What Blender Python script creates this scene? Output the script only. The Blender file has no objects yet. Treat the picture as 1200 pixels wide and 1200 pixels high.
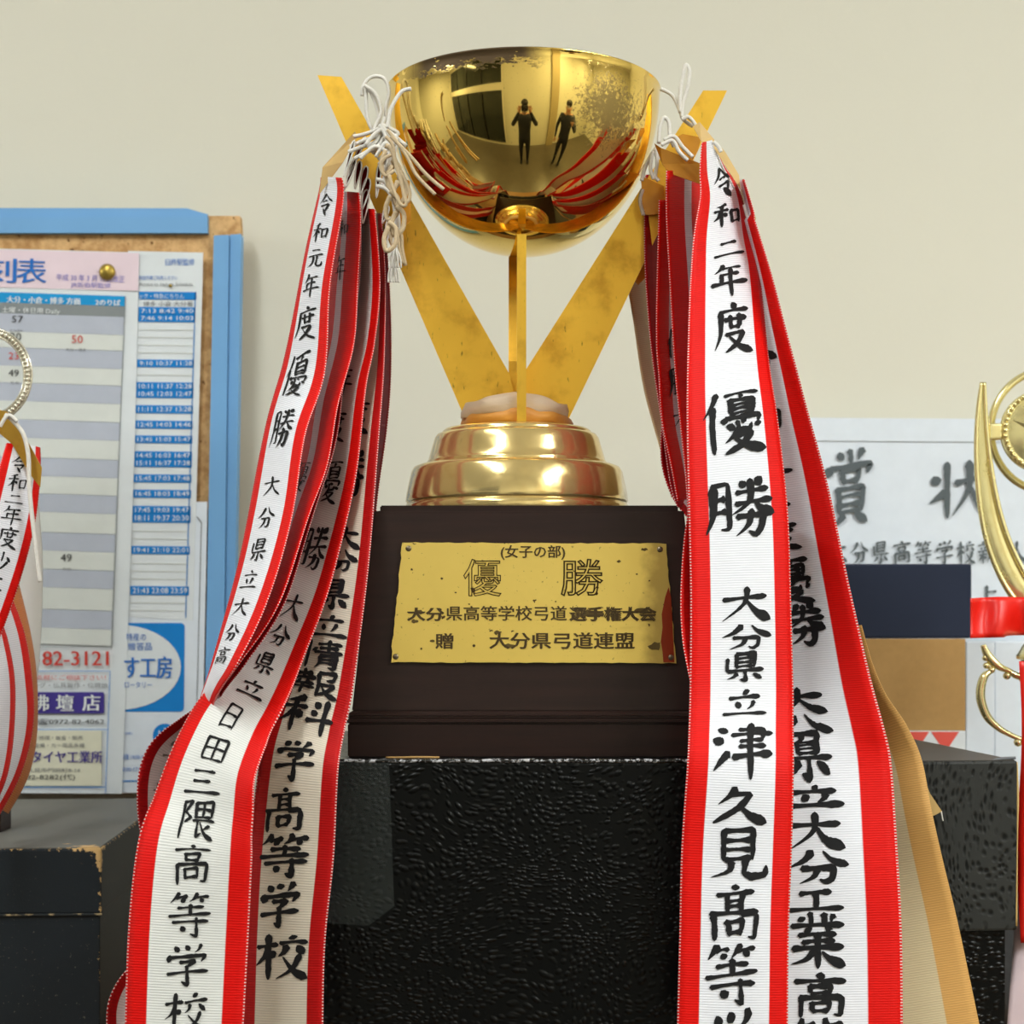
import bpy, bmesh, math, random
from mathutils import Vector, noise, Matrix
random.seed(7)
C = bpy.context; COL = C.scene.collection; PI = math.pi
F = 2000.0; HX, HY = 600.0, 723.0; CZ = 1.50      # focal length in px, vanishing point, eye height

# ------------------------------------------------------------------ camera, world, lights
cam = bpy.data.cameras.new('camera'); co = bpy.data.objects.new('camera', cam); COL.objects.link(co)
co.location = (0, -1, CZ); co.rotation_euler = (PI/2, 0, 0)
cam.sensor_width = 36; cam.lens = F/1200*36; cam.shift_y = (HY-600)/1200; cam.clip_start = .01
cam.dof.use_dof = True; cam.dof.focus_distance = .90; cam.dof.aperture_fstop = 18
C.scene.camera = co
W = bpy.data.worlds.new('world'); C.scene.world = W; W.use_nodes = True
W.node_tree.nodes['Background'].inputs[0].default_value = (.95, .98, 1, 1)
W.node_tree.nodes['Background'].inputs[1].default_value = .25
vs = C.scene.view_settings; vs.view_transform = 'Standard'; vs.look = 'None'; vs.gamma = 1; vs.use_curve_mapping = False
vs.exposure = 0.23
LAMP_W = 34.0
LAMPS = [(1.25, -1.35), (2.6, -1.35), (-.55, -.95), (-3.2, -1.3)]  # last one is added to brighten the left walls mirrored in the bowl
ROOM = dict(x0=-4.6, x1=3.7, y0=-2.35, y1=.42, z1=2.75)
for i, (lx, ly) in enumerate(LAMPS):
    l = bpy.data.lights.new('tube_light', 'AREA'); l.shape = 'RECTANGLE'; l.size = .16; l.size_y = 1.15
    l.energy = LAMP_W*(1.05, .70, .34, 1.6)[i]; l.color = (.95, 1, 1.0)
    o = bpy.data.objects.new('tube_light', l); COL.objects.link(o); o.location = (lx, ly, ROOM['z1']-.085)  # the last one belongs to the added far left fitting

# ------------------------------------------------------------------ materials
def srgb(r, g, b):
    f = lambda c: (c/255/12.92) if c/255 <= .04045 else ((c/255+.055)/1.055)**2.4
    return (f(r), f(g), f(b), 1)
class N:
    def __init__(s, m): s.t = m.node_tree; s.n = s.t.nodes; s.b = s.n['Principled BSDF']
    def add(s, ty, **k):
        x = s.n.new(ty)
        for a, v in k.items(): setattr(x, a, v)
        return x
    def link(s, a, b): s.t.links.new(a, b)
    def math(s, op, a, b=None, c=None, clamp=False):
        x = s.add('ShaderNodeMath', operation=op, use_clamp=clamp)
        for i, v in enumerate((a, b, c)):
            if v is None: continue
            if isinstance(v, (int, float)): x.inputs[i].default_value = v
            else: s.link(v, x.inputs[i])
        return x.outputs[0]
    def noise(s, scale, detail=4, vec=None, rough=.55):
        x = s.add('ShaderNodeTexNoise'); x.inputs['Scale'].default_value = scale
        x.inputs['Detail'].default_value = detail; x.inputs['Roughness'].default_value = rough
        s.link(vec if vec is not None else s.obj(), x.inputs['Vector']); return x.outputs['Fac']
    def obj(s):
        if not hasattr(s, 'tc'): s.tc = s.add('ShaderNodeTexCoord')
        return s.tc.outputs['Object']
    def mapv(s, scale=(1,1,1), src=None, loc=(0,0,0)):
        x = s.add('ShaderNodeMapping'); x.inputs['Scale'].default_value = scale; x.inputs['Location'].default_value = loc
        s.link(src if src is not None else s.obj(), x.inputs['Vector']); return x.outputs[0]
    def ramp(s, fac, a, b, smooth=True):
        x = s.add('ShaderNodeMapRange'); x.interpolation_type = 'SMOOTHSTEP' if smooth else 'LINEAR'
        x.inputs['From Min'].default_value = a; x.inputs['From Max'].default_value = b
        s.link(fac, x.inputs['Value']); return x.outputs[0]
    def mix(s, fac, a, b, blend='MIX'):
        x = s.add('ShaderNodeMix', data_type='RGBA', blend_type=blend)
        if isinstance(fac, (int, float)): x.inputs[0].default_value = fac
        else: s.link(fac, x.inputs[0])
        for i, v in ((6, a), (7, b)):
            if isinstance(v, tuple): x.inputs[i].default_value = v
            else: s.link(v, x.inputs[i])
        return x.outputs[2]
    def bump(s, h, strength=.3, dist=.001):
        x = s.add('ShaderNodeBump'); x.inputs['Strength'].default_value = strength; x.inputs['Distance'].default_value = dist
        s.link(h, x.inputs['Height']); s.link(x.outputs[0], s.b.inputs['Normal'])
    def color(s, c):
        if isinstance(c, tuple): s.b.inputs['Base Color'].default_value = c
        else: s.link(c, s.b.inputs['Base Color'])
    def sep(s, v):
        x = s.add('ShaderNodeSeparateXYZ'); s.link(v, x.inputs[0]); return x.outputs
def mat(name, c=(.8,.8,.8,1), rough=.5, metal=0, spec=None):
    m = bpy.data.materials.new(name); m.use_nodes = True; n = N(m)
    n.color(c); n.b.inputs['Roughness'].default_value = rough; n.b.inputs['Metallic'].default_value = metal
    if spec is not None: n.b.inputs['Specular IOR Level'].default_value = spec
    return m, n
def flat(name, rgb, rough=.6, metal=0, spec=.3, grain=.04, scale=60):
    m, n = mat(name, rough=rough, metal=metal, spec=spec)
    c = srgb(*rgb); d = tuple(v*(1-grain*3) for v in c[:3])+(1,)
    n.color(n.mix(n.noise(scale, 3), c, d)); return m

M = {}
# wall: painted plaster
m, n = mat('wall_paint', rough=.85, spec=.2)
n.color(n.mix(n.noise(2.2, 3), srgb(218,215,201), srgb(213,210,196))); n.bump(n.noise(260, 3), .12, .0006); M['wall'] = m
M['ceiling'] = flat('ceiling_board', (236,233,224), .9)
m, n = mat('floor_vinyl', rough=.35)
n.color(n.mix(n.noise(5, 5), srgb(98,90,78), srgb(80,74,66))); M['floor'] = m
m, n = mat('dark_window', srgb(38,42,40), .12); n.color(n.mix(n.noise(2), srgb(30,34,33), srgb(52,56,52))); M['darkglass'] = m
M['trimwhite'] = flat('white_trim', (222,218,204), .5)
M['post'] = flat('tan_post', (176,160,124), .6)
m, n = mat('lamp_glow'); n.b.inputs['Emission Color'].default_value = (1,.97,.92,1); n.b.inputs['Emission Strength'].default_value = 14
n.color(n.mix(n.noise(4), (.9,.9,.88,1), (.86,.86,.84,1))); M['glow'] = m
M['lampwhite'] = flat('lamp_housing', (235,235,230), .4)
# polished gold of the bowl, tarnished near the rim and on one flank
m, n = mat('polished_gold_bowl', rough=.05, metal=1)
o = n.obj(); x, y, z = n.sep(o)
spots = n.ramp(n.noise(900, 3), .66, .74)
fl = n.noise(170, 8, n.mapv((1,1,2.2)), .75)
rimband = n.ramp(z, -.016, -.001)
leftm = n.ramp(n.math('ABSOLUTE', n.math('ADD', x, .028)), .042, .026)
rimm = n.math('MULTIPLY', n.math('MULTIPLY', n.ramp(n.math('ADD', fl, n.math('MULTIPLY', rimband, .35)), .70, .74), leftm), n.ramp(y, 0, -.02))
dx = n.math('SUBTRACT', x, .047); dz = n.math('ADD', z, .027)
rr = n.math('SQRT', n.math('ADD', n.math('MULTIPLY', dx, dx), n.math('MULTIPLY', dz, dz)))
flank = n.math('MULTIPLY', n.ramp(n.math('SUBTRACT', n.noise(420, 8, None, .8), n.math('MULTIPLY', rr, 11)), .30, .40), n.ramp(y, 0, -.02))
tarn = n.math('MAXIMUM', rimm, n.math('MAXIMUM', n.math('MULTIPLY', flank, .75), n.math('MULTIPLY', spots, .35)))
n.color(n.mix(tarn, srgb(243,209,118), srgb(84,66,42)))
n.link(n.math('ADD', .045, n.math('MULTIPLY', tarn, .4)), n.b.inputs['Roughness'])
n.link(n.math('SUBTRACT', 1, n.math('MULTIPLY', tarn, .35)), n.b.inputs['Metallic']); M['bowl'] = m
def gold(name, a, b, rough, sp=1.0, scale=60, dark=(96,72,30)):
    m, n = mat(name, rough=rough, metal=1)
    blot = n.ramp(n.noise(scale, 5), .45, .75)
    scr = n.ramp(n.noise(500, 4, n.mapv((1,.4,.25))), .66, .76)
    c = n.mix(blot, srgb(*a), srgb(*b)); c = n.mix(n.math('MULTIPLY', scr, .7*sp), c, srgb(*dark)); n.color(c)
    n.link(n.math('ADD', rough, n.math('MULTIPLY', blot, .12)), n.b.inputs['Roughness'])
    n.b.inputs['Metallic'].default_value = .8; return m
M['arm'] = gold('brushed_brass', (246,196,72), (214,164,56), .34)
M['armedge'] = gold('brass_edge', (190,160,90), (120,98,56), .35)
M['goldbase'] = gold('gold_base', (242,216,150), (230,202,132), .15, .6, 120)
M['palegold'] = gold('pale_gold', (240,228,170), (228,214,148), .2, .2, 120)
M['silver'] = gold('silver_plate', (226,222,206), (206,200,180), .2, .2, 120)
# plaque
m, n = mat('brass_plaque', rough=.36, metal=.7)
sp = n.ramp(n.noise(210, 2), .70, .73); ed = n.ramp(n.noise(520, 3), .68, .72)
x, y, z = n.sep(n.obj())
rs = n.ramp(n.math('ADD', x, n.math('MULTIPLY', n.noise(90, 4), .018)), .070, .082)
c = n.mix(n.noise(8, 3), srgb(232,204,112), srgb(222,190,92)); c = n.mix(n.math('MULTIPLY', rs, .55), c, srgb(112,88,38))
c = n.mix(n.math('MAXIMUM', sp, n.math('MULTIPLY', ed, .5)), c, srgb(74,52,26)); n.color(c)
n.link(n.math('ADD', .3, n.math('MULTIPLY', n.math('MAXIMUM', sp, rs), .3)), n.b.inputs['Roughness']); M['plaque'] = m
M['engrave'] = flat('engraving_dark', (70,54,26), .6, .3)
M['redreflect'] = flat('painted_ribbon_reflection', (128,44,18), .3, .5)  # brownish red of the ribbon mirrored in the brass, as plain colour
M['stain'] = flat('engraving_stain', (92,74,36), .6, .4)
M['screw'] = gold('screw_metal', (120,108,88), (84,74,58), .35)
# dark lacquered wood
m, n = mat('dark_wood', rough=.30, spec=.22)
g = n.noise(14, 6, n.mapv((1.2, 1, 16))); n.color(n.mix(g, srgb(48,32,28), srgb(30,20,18)))
n.bump(n.noise(60, 4, n.mapv((1, 1, 9))), .10, .0006); n.link(n.math('ADD', .24, n.math('MULTIPLY', g, .2)), n.b.inputs['Roughness']); M['wood'] = m
# embossed reptile-grain box covering
def leather(name, a, b, scale, sx, rough, strength, spec=.5, scratch=False):
    m, n = mat(name, rough=rough, spec=spec)
    nz = n.add('ShaderNodeTexNoise'); nz.inputs['Scale'].default_value = 14; n.link(n.obj(), nz.inputs['Vector'])
    off = n.add('ShaderNodeVectorMath', operation='MULTIPLY_ADD'); n.link(nz.outputs['Color'], off.inputs[0])
    off.inputs[1].default_value = (.035,.035,.035); n.link(n.obj(), off.inputs[2])
    v = n.add('ShaderNodeTexVoronoi'); v.feature = 'SMOOTH_F1'; v.inputs['Smoothness'].default_value = .35
    v.inputs['Scale'].default_value = scale; v.inputs['Randomness'].default_value = .8
    n.link(n.mapv(sx, off.outputs[0]), v.inputs['Vector'])
    h = n.ramp(v.outputs['Distance'], .55, .1)
    h2 = n.math('ADD', h, n.math('MULTIPLY', n.noise(30, 3), .5))
    c = n.mix(h, srgb(*b), srgb(*a)); n.color(c)
    n.bump(n.math('MULTIPLY', h2, -1.0) if scratch else h2, strength, .0012); return m
M['leather'] = leather('black_reptile_grain_paper', (9,10,10), (4,5,5), 320, (.8,.8,1.15), .34, .5, .20)
M['leather_lid'] = leather('grey_reptile_grain_paper', (14,15,14), (46,47,45), 250, (1.3,1.3,.7), .5, .45, .2, True)
M['leather_top'] = flat('worn_black_paper', (70,66,62), .42, grain=.1, scale=40)
m, n = mat('scuffed_navy_paper', rough=.62, spec=.3)
x, y, z = n.sep(n.obj()); ax, ay, az = (n.math('ABSOLUTE', q) for q in (x, y, z))
d1 = n.math('MAXIMUM', ax, ay); d2 = n.math('MAXIMUM', ay, az); d3 = n.math('MAXIMUM', ax, az)
dd = n.math('MINIMUM', d1, n.math('MINIMUM', d2, d3))
edge = n.math('ADD', n.math('MULTIPLY', n.ramp(dd, .0045, .0), .22), n.math('MULTIPLY', n.ramp(n.math('MAXIMUM', ax, n.math('MAXIMUM', ay, az)), .024, .0), .16))
wear = n.ramp(n.math('ADD', n.noise(150, 6, None, .75), edge), .72, .80)
fine = n.math('MULTIPLY', n.ramp(n.noise(520, 4), .66, .74), .4)
base = n.mix(n.noise(20, 4), srgb(28,36,42), srgb(20,27,33))
c = n.mix(fine, base, srgb(130,126,112)); c = n.mix(wear, c, srgb(204,168,112)); n.color(c); n.bump(n.noise(700, 3), .3, .0004); M['navy'] = m
m, n = mat('scuffed_grey_lid_top', rough=.55, spec=.3)
x, y, z = n.sep(n.obj()); ax, ay = n.math('ABSOLUTE', x), n.math('ABSOLUTE', y)
cr = n.ramp(n.math('SUBTRACT', n.noise(90, 6), n.math('MULTIPLY', n.math('MAXIMUM', ax, ay), 10)), .38, .42)
er = n.ramp(n.math('SUBTRACT', n.noise(120, 5), n.math('MULTIPLY', n.math('MINIMUM', ax, ay), 60)), .52, .58)
c = n.mix(n.noise(16, 5), srgb(92,92,88), srgb(116,114,108)); n.color(n.mix(n.math('MAXIMUM', cr, er), c, srgb(204,168,112))); M['navytop'] = m
# cork
m, n = mat('cork', rough=.9, spec=.15)
c = n.mix(n.ramp(n.noise(90, 6, None, .7), .3, .7), srgb(176,132,84), srgb(222,182,130)); c = n.mix(n.ramp(n.noise(160, 3), .66, .72), c, srgb(120,84,48)); n.color(c)
n.bump(n.noise(200, 5), .4, .001); M['cork'] = m
M['blue'] = flat('blue_frame_plastic', (118,172,222), .45, grain=.06, scale=9)
M['paper'] = flat('white_paper', (222,228,232), .7); M['paperblue'] = flat('pale_blue_paper', (222,230,240), .6)
M['pink'] = flat('pink_print', (232,212,222), .7); M['cyan'] = flat('cyan_print', (20,150,214), .7)
M['pblue'] = flat('blue_print', (12,128,208), .7); M['ptext'] = flat('blue_ink', (40,112,196), .7)
M['grey'] = flat('grey_print', (136,142,144), .7); M['stripe'] = flat('lavender_grey_print', (184,190,204), .7)
M['row'] = flat('pale_row_print', (216,220,216), .7); M['lilac'] = flat('lilac_ink', (132,124,200), .7); M['greytext'] = flat('grey_ink', (110,112,116), .7)
M['blacktext'] = flat('black_print', (56,56,58), .7); M['redtext'] = flat('red_print', (206,62,50), .7)
M['purple'] = flat('purple_print', (66,52,140), .7); M['cream'] = flat('cream_print', (220,218,196), .7); M['whitetext'] = flat('white_print', (232,236,238), .7)
M['inkgrey'] = flat('certificate_ink', (92,100,104), .8)
M['ink'] = flat('brush_ink', (26,26,28), .75, spec=.25, grain=.15, scale=300)
M['inkfade'] = flat('show_through_ink', (128,110,106), .8)
M['navycase'] = flat('navy_cloth', (34,42,62), .8, scale=400); M['card'] = flat('cardboard', (176,138,84), .8, grain=.06, scale=200)
M['flag'] = flat('red_flag_print', (226,92,80), .8)
M['cord'] = flat('white_cord', (226,222,214), .8, grain=.08, scale=900); M['cordtan'] = flat('aged_cord', (206,184,150), .8, grain=.1, scale=900)
M['pin'] = gold('brass_pin', (176,150,70), (150,126,56), .35)
m, n = mat('worn_seam', rough=.8); n.color(n.mix(n.ramp(n.noise(110, 4), .45, .6), srgb(30,36,40), srgb(170,150,112))); M['seam'] = m
M['pinksatin'] = flat('pale_pink_satin', (222,204,212), .4)
M['green'] = flat('green_enamel', (22,58,36), .12, spec=.8); M['redenamel'] = flat('red_enamel', (176,16,24), .2)
m, n = mat('red_satin', rough=.4, spec=.5); n.color(n.mix(n.noise(12, 3), srgb(236,30,8), srgb(206,14,8))); n.bump(n.noise(14, 3), .5, .004); M['satin'] = m
M['whitesatin'] = flat('white_satin', (228,226,224), .35)
def cloth(name, rgb, rgb2, alpha):
    m, n = mat(name, rough=.55); n.color(n.mix(n.noise(60, 4), srgb(*rgb), srgb(*rgb2))); n.bump(n.noise(110, 4, n.mapv((1,1,3))), .5, .001)
    n.b.inputs['Alpha'].default_value = alpha; return m
M['gauze'] = cloth('pale_gauze', (222,204,180), (206,180,150), .85); M['orangefilm'] = cloth('amber_film', (222,160,70), (196,128,44), .95)
M['goldfoil'] = gold('gold_foil_tip', (214,166,70), (186,130,40), .3, .3, 40)
M['tanpaper'] = flat('tan_tip', (204,170,108), .5); M['amber'] = flat('amber_tip', (212,146,44), .25, metal=.35, spec=.6)
m, n = mat('clear_tape', srgb(92,98,94), .25); n.color(n.mix(n.noise(50), srgb(84,88,85), srgb(54,60,58)))
n.b.inputs['Alpha'].default_value = .16; n.bump(n.noise(150, 3), .3, .0006); M['tape'] = m
M['tablewood'] = flat('cabinet_wood', (150,112,72), .4, grain=.1, scale=12)
M['skin'] = flat('skin', (206,162,132), .55); M['hair'] = flat('black_hair', (28,24,22), .5); M['jacket'] = flat('dark_jacket', (40,42,50), .8)
M['trousers'] = flat('dark_trousers', (26,27,32), .8); M['mask'] = flat('white_mask', (230,232,234), .8); M['camblack'] = flat('camera_black', (22,22,24), .35)
M['shoe'] = flat('shoe_black', (20,20,20), .4)

def ribmat(name, edge, mid, band, ribs=.5, stitch=True, dark=.0):
    """woven ribbon: u across (uv.x 0..1), v along in metres (uv.y)"""
    m, n = mat(name, rough=.55, spec=.18)
    uv = n.add('ShaderNodeUVMap'); u, v, _ = n.sep(uv.outputs[0])
    au = n.math('MULTIPLY', n.math('ABSOLUTE', n.math('SUBTRACT', u, .5)), 2)      # 0 centre, 1 edge
    b = 1-2*band
    isedge = n.ramp(au, b-.012, b+.012)
    weave = n.math('SINE', n.math('MULTIPLY', v, 2*PI/.00128))
    nz = n.noise(70, 4); sl = n.noise(500, 3, n.mapv((14, 420, 1), uv.outputs[0]))
    c1 = n.mix(n.math('MULTIPLY', nz, .35), srgb(*mid), tuple(q*.82 for q in srgb(*mid)[:3])+(1,))
    c2 = n.mix(n.math('MULTIPLY', sl, .5), srgb(*edge), tuple(q*.72 for q in srgb(*edge)[:3])+(1,))
    c = n.mix(isedge, c1, c2)
    if stitch:
        dots = n.ramp(n.math('SINE', n.math('MULTIPLY', v, 2*PI/.0016)), .0, .5)
        sm = n.math('MULTIPLY', n.ramp(au, .968, .976), dots)
        c = n.mix(n.math('MULTIPLY', sm, .85), c, (.80,.62,.60,1))
    c = n.mix(n.math('MULTIPLY', n.ramp(weave, .3, 1), .75*ribs), c, (.45,.45,.47,1), 'MULTIPLY')
    n.color(c); n.bump(n.math('ADD', weave, n.math('MULTIPLY', nz, .4)), .35*ribs, .0004)
    return m
RED = (224,12,4)
M['rb_white'] = ribmat('red_edged_white_ribbon', RED, (232,233,240), .185)
M['rb_wide'] = ribmat('wide_red_edged_white_ribbon', (222,12,4), (232,233,240), .205)
M['rb_grey'] = ribmat('red_edged_silver_white_ribbon', (218,10,3), (222,222,218), .185)
M['rb_cream'] = ribmat('red_edged_ivory_ribbon', (186,14,14), (222,212,194), .18)
M['rb_dark'] = ribmat('crimson_edged_ribbon', (150,14,18), (206,172,164), .36)
M['rb_tan'] = ribmat('tan_edged_cream_ribbon', (208,160,92), (204,188,152), .24, stitch=False)
M['rb_redwide'] = ribmat('broad_red_edged_ribbon', RED, (220,214,222), .40)
M['rb_redmid'] = ribmat('medium_red_edged_ribbon', RED, (226,224,230), .30)
M['rb_back'] = ribmat('ribbon_reverse', (172,10,16), (222,200,200), .2)
M['rb_red'] = ribmat('crimson_ribbon', (176,14,22), (190,24,28), .2)

# ------------------------------------------------------------------ helpers
def P(px, py, d):
    return Vector(((px-HX)/F*d, d-1, CZ+(HY-py)/F*d))
def link(name, me, m=None, parent=None):
    o = bpy.data.objects.new(name, me); COL.objects.link(o)
    for k in (m if isinstance(m, (list, tuple)) else [m]):
        if k: me.materials.append(M[k] if isinstance(k, str) else k)
    if parent is not None:
        o.parent = parent
        o.matrix_parent_inverse = parent.matrix_basis.inverted()
    return o
def tag(o, label=None, cat=None, group=None, kind=None):
    for k, v in (('label', label), ('category', cat), ('group', group), ('kind', kind)):
        if v: o[k] = v
    return o
def empty(name, loc, label, cat, group=None, rz=0):
    o = bpy.data.objects.new(name, None); COL.objects.link(o); o.location = loc; o.rotation_euler.z = rz; o.empty_display_size = .02
    return tag(o, label, cat, group)
def mesh(verts, faces, smooth=False):
    me = bpy.data.meshes.new('mesh'); me.from_pydata([tuple(v) for v in verts], [], faces); me.update()
    if smooth:
        for p in me.polygons: p.use_smooth = True
    return me
def bmesh_to(bm, smooth=False):
    me = bpy.data.meshes.new('mesh'); bmesh.ops.recalc_face_normals(bm, faces=bm.faces); bm.to_mesh(me); bm.free()
    if smooth:
        for p in me.polygons: p.use_smooth = True
    return me
def box(x0, x1, y0, y1, z0, z1, bev=.0, seg=2):
    bm = bmesh.new(); bmesh.ops.create_cube(bm, size=1)
    for v in bm.verts:
        v.co = Vector(((x0+x1)/2+v.co.x*(x1-x0), (y0+y1)/2+v.co.y*(y1-y0), (z0+z1)/2+v.co.z*(z1-z0)))
    if bev: bmesh.ops.bevel(bm, geom=bm.edges[:], offset=bev, segments=seg, affect='EDGES', profile=.6)
    return bmesh_to(bm)
def prism(pts, depth_vec):
    """closed polygon of Vectors extruded by depth_vec"""
    n = len(pts); v = list(pts)+[p+depth_vec for p in pts]
    f = [list(range(n))[::-1], list(range(n, 2*n))]+[[i, (i+1) % n, n+(i+1) % n, n+i] for i in range(n)]
    me = mesh(v, f); bm = bmesh.new(); bm.from_mesh(me); bmesh.ops.triangulate(bm, faces=[q for q in bm.faces if len(q.verts) > 4])
    bmesh.ops.recalc_face_normals(bm, faces=bm.faces); bm.to_mesh(me); bm.free(); return me
def lathe(profile, seg=96, smooth=True, center=(0,0,0), wob=None):
    v, f = [], []; n = len(profile)
    for i in range(seg):
        a = 2*PI*i/seg
        for j, (r, z) in enumerate(profile):
            rr, zz = (r, z) if wob is None else wob(a, j, r, z)
            v.append((center[0]+rr*math.cos(a), center[1]+rr*math.sin(a), center[2]+zz))
    for i in range(seg):
        for j in range(n-1):
            f.append((i*n+j, ((i+1) % seg)*n+j, ((i+1) % seg)*n+j+1, i*n+j+1))
    me = mesh(v, f, smooth); bm = bmesh.new(); bm.from_mesh(me); bmesh.ops.remove_doubles(bm, verts=bm.verts, dist=1e-6)
    bmesh.ops.recalc_face_normals(bm, faces=bm.faces); bm.to_mesh(me); bm.free(); return me
def cr(pts, t):
    """Catmull-Rom over tuples"""
    n = len(pts)-1; t = max(0, min(t, 1))*n; i = min(int(t), n-1); f = t-i
    p0, p1, p2, p3 = (pts[max(i-1, 0)], pts[i], pts[i+1], pts[min(i+2, n)])
    return tuple(.5*((2*b)+(-a+c)*f+(2*a-5*b+4*c-e)*f*f+(-a+3*b-3*c+e)*f**3) for a, b, c, e in zip(p0, p1, p2, p3))
def tube(pts, r, n=24, seg=8, closed=False):
    """pts Vectors; r number or list"""
    if not closed and n: path = [Vector(cr([tuple(p) for p in pts], i/n)) for i in range(n+1)]
    else: path = list(pts)
    k = len(path); v, f = [], []; up = Vector((0.13,1,.21)).normalized()
    for i, p in enumerate(path):
        a = path[(i-1) % k] if closed or i else path[0]; b = path[(i+1) % k] if closed or i < k-1 else path[-1]
        t = (b-a).normalized(); s = t.cross(up)
        s = s.normalized() if s.length > 1e-4 else Vector((1,0,0)); w = s.cross(t)
        rad = r if isinstance(r, (int, float)) else cr([(q,) for q in r], i/(k-1))[0]
        for j in range(seg):
            an = 2*PI*j/seg; v.append(p+(s*math.cos(an)+w*math.sin(an))*rad)
    for i in range(k if closed else k-1):
        for j in range(seg):
            f.append((i*seg+j, i*seg+(j+1) % seg, ((i+1) % k)*seg+(j+1) % seg, ((i+1) % k)*seg+j))
    if not closed: f += [list(range(seg))[::-1], [(k-1)*seg+j for j in range(seg)]]
    return mesh(v, f, True)
def join(meshes):
    bm = bmesh.new()
    for me in meshes: bm.from_mesh(me)
    out = bpy.data.meshes.new('mesh'); bm.to_mesh(out); bm.free()
    for p in out.polygons: p.use_smooth = meshes[0].polygons[0].use_smooth
    return out

# glyphs: the bundled default font, turned into flat triangles
GL = {}
def glyph(s, maxlen=.12, outline=0):
    key = (s, maxlen, outline)
    if key in GL: return GL[key]
    cu = bpy.data.curves.new('glyph', 'FONT'); cu.body = s; cu.resolution_u = 2
    if outline: cu.fill_mode = 'NONE'; cu.bevel_depth = outline; cu.bevel_resolution = 0
    o = bpy.data.objects.new('glyph', cu); COL.objects.link(o)
    dg = C.evaluated_depsgraph_get(); dg.update()
    me = bpy.data.meshes.new_from_object(o.evaluated_get(dg)); bpy.data.objects.remove(o); bpy.data.curves.remove(cu)
    bm = bmesh.new(); bm.from_mesh(me); bpy.data.meshes.remove(me)
    bmesh.ops.remove_doubles(bm, verts=bm.verts, dist=1e-5); bmesh.ops.triangulate(bm, faces=bm.faces)
    if maxlen:
        for _ in range(3):
            e = [q for q in bm.edges if q.calc_length() > maxlen]
            if not e: break
            bmesh.ops.subdivide_edges(bm, edges=e, cuts=1); bmesh.ops.triangulate(bm, faces=bm.faces)
    bm.verts.index_update()
    xs = [v.co.x for v in bm.verts]; ys = [v.co.y for v in bm.verts]
    x0, x1, y0, y1 = min(xs), max(xs), min(ys), max(ys); w = max(x1-x0, 1e-4); h = max(y1-y0, 1e-4)
    V = [((v.co.x-x0)/w, (v.co.y-y0)/h, v.co.z) for v in bm.verts]; T = [[v.index for v in f.verts] for f in bm.faces]; bm.free()
    GL[key] = (V, T, w/h); return GL[key]
def textbox(s, x0, y0, x1, y1, d, m, parent, name='print', rot=0.0, lift=.0004, fat=0.0):
    """flat print filling the pixel box at depth d"""
    V, T, _ = glyph(s, 0); v, f = [], []; xc, yc = (x0+x1)/2, (y0+y1)/2
    for ox in ((0,) if not fat else (-fat, fat)):
        b = len(v)
        for (gx, gy, gz) in V:
            x = x0+gx*(x1-x0)+ox; y = y1-gy*(y1-y0)
            v.append(P(x-rot*(y-yc), y+rot*(x-xc), d-lift-(.00012 if ox > 0 else 0)))
        f += [[i+b for i in t] for t in T]
    return link(name, mesh(v, f), m, parent)
def quad(x0, y0, x1, y1, d, m, parent, name, rot=0.0, thick=.00005, seg=1):
    xc, yc = (x0+x1)/2, (y0+y1)/2
    pts = [P(x-rot*(y-yc), y+rot*(x-xc), d) for x, y in ((x0,y0),(x1,y0),(x1,y1),(x0,y1))]
    return link(name, prism(pts, Vector((0, thick, 0))), m, parent)

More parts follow.
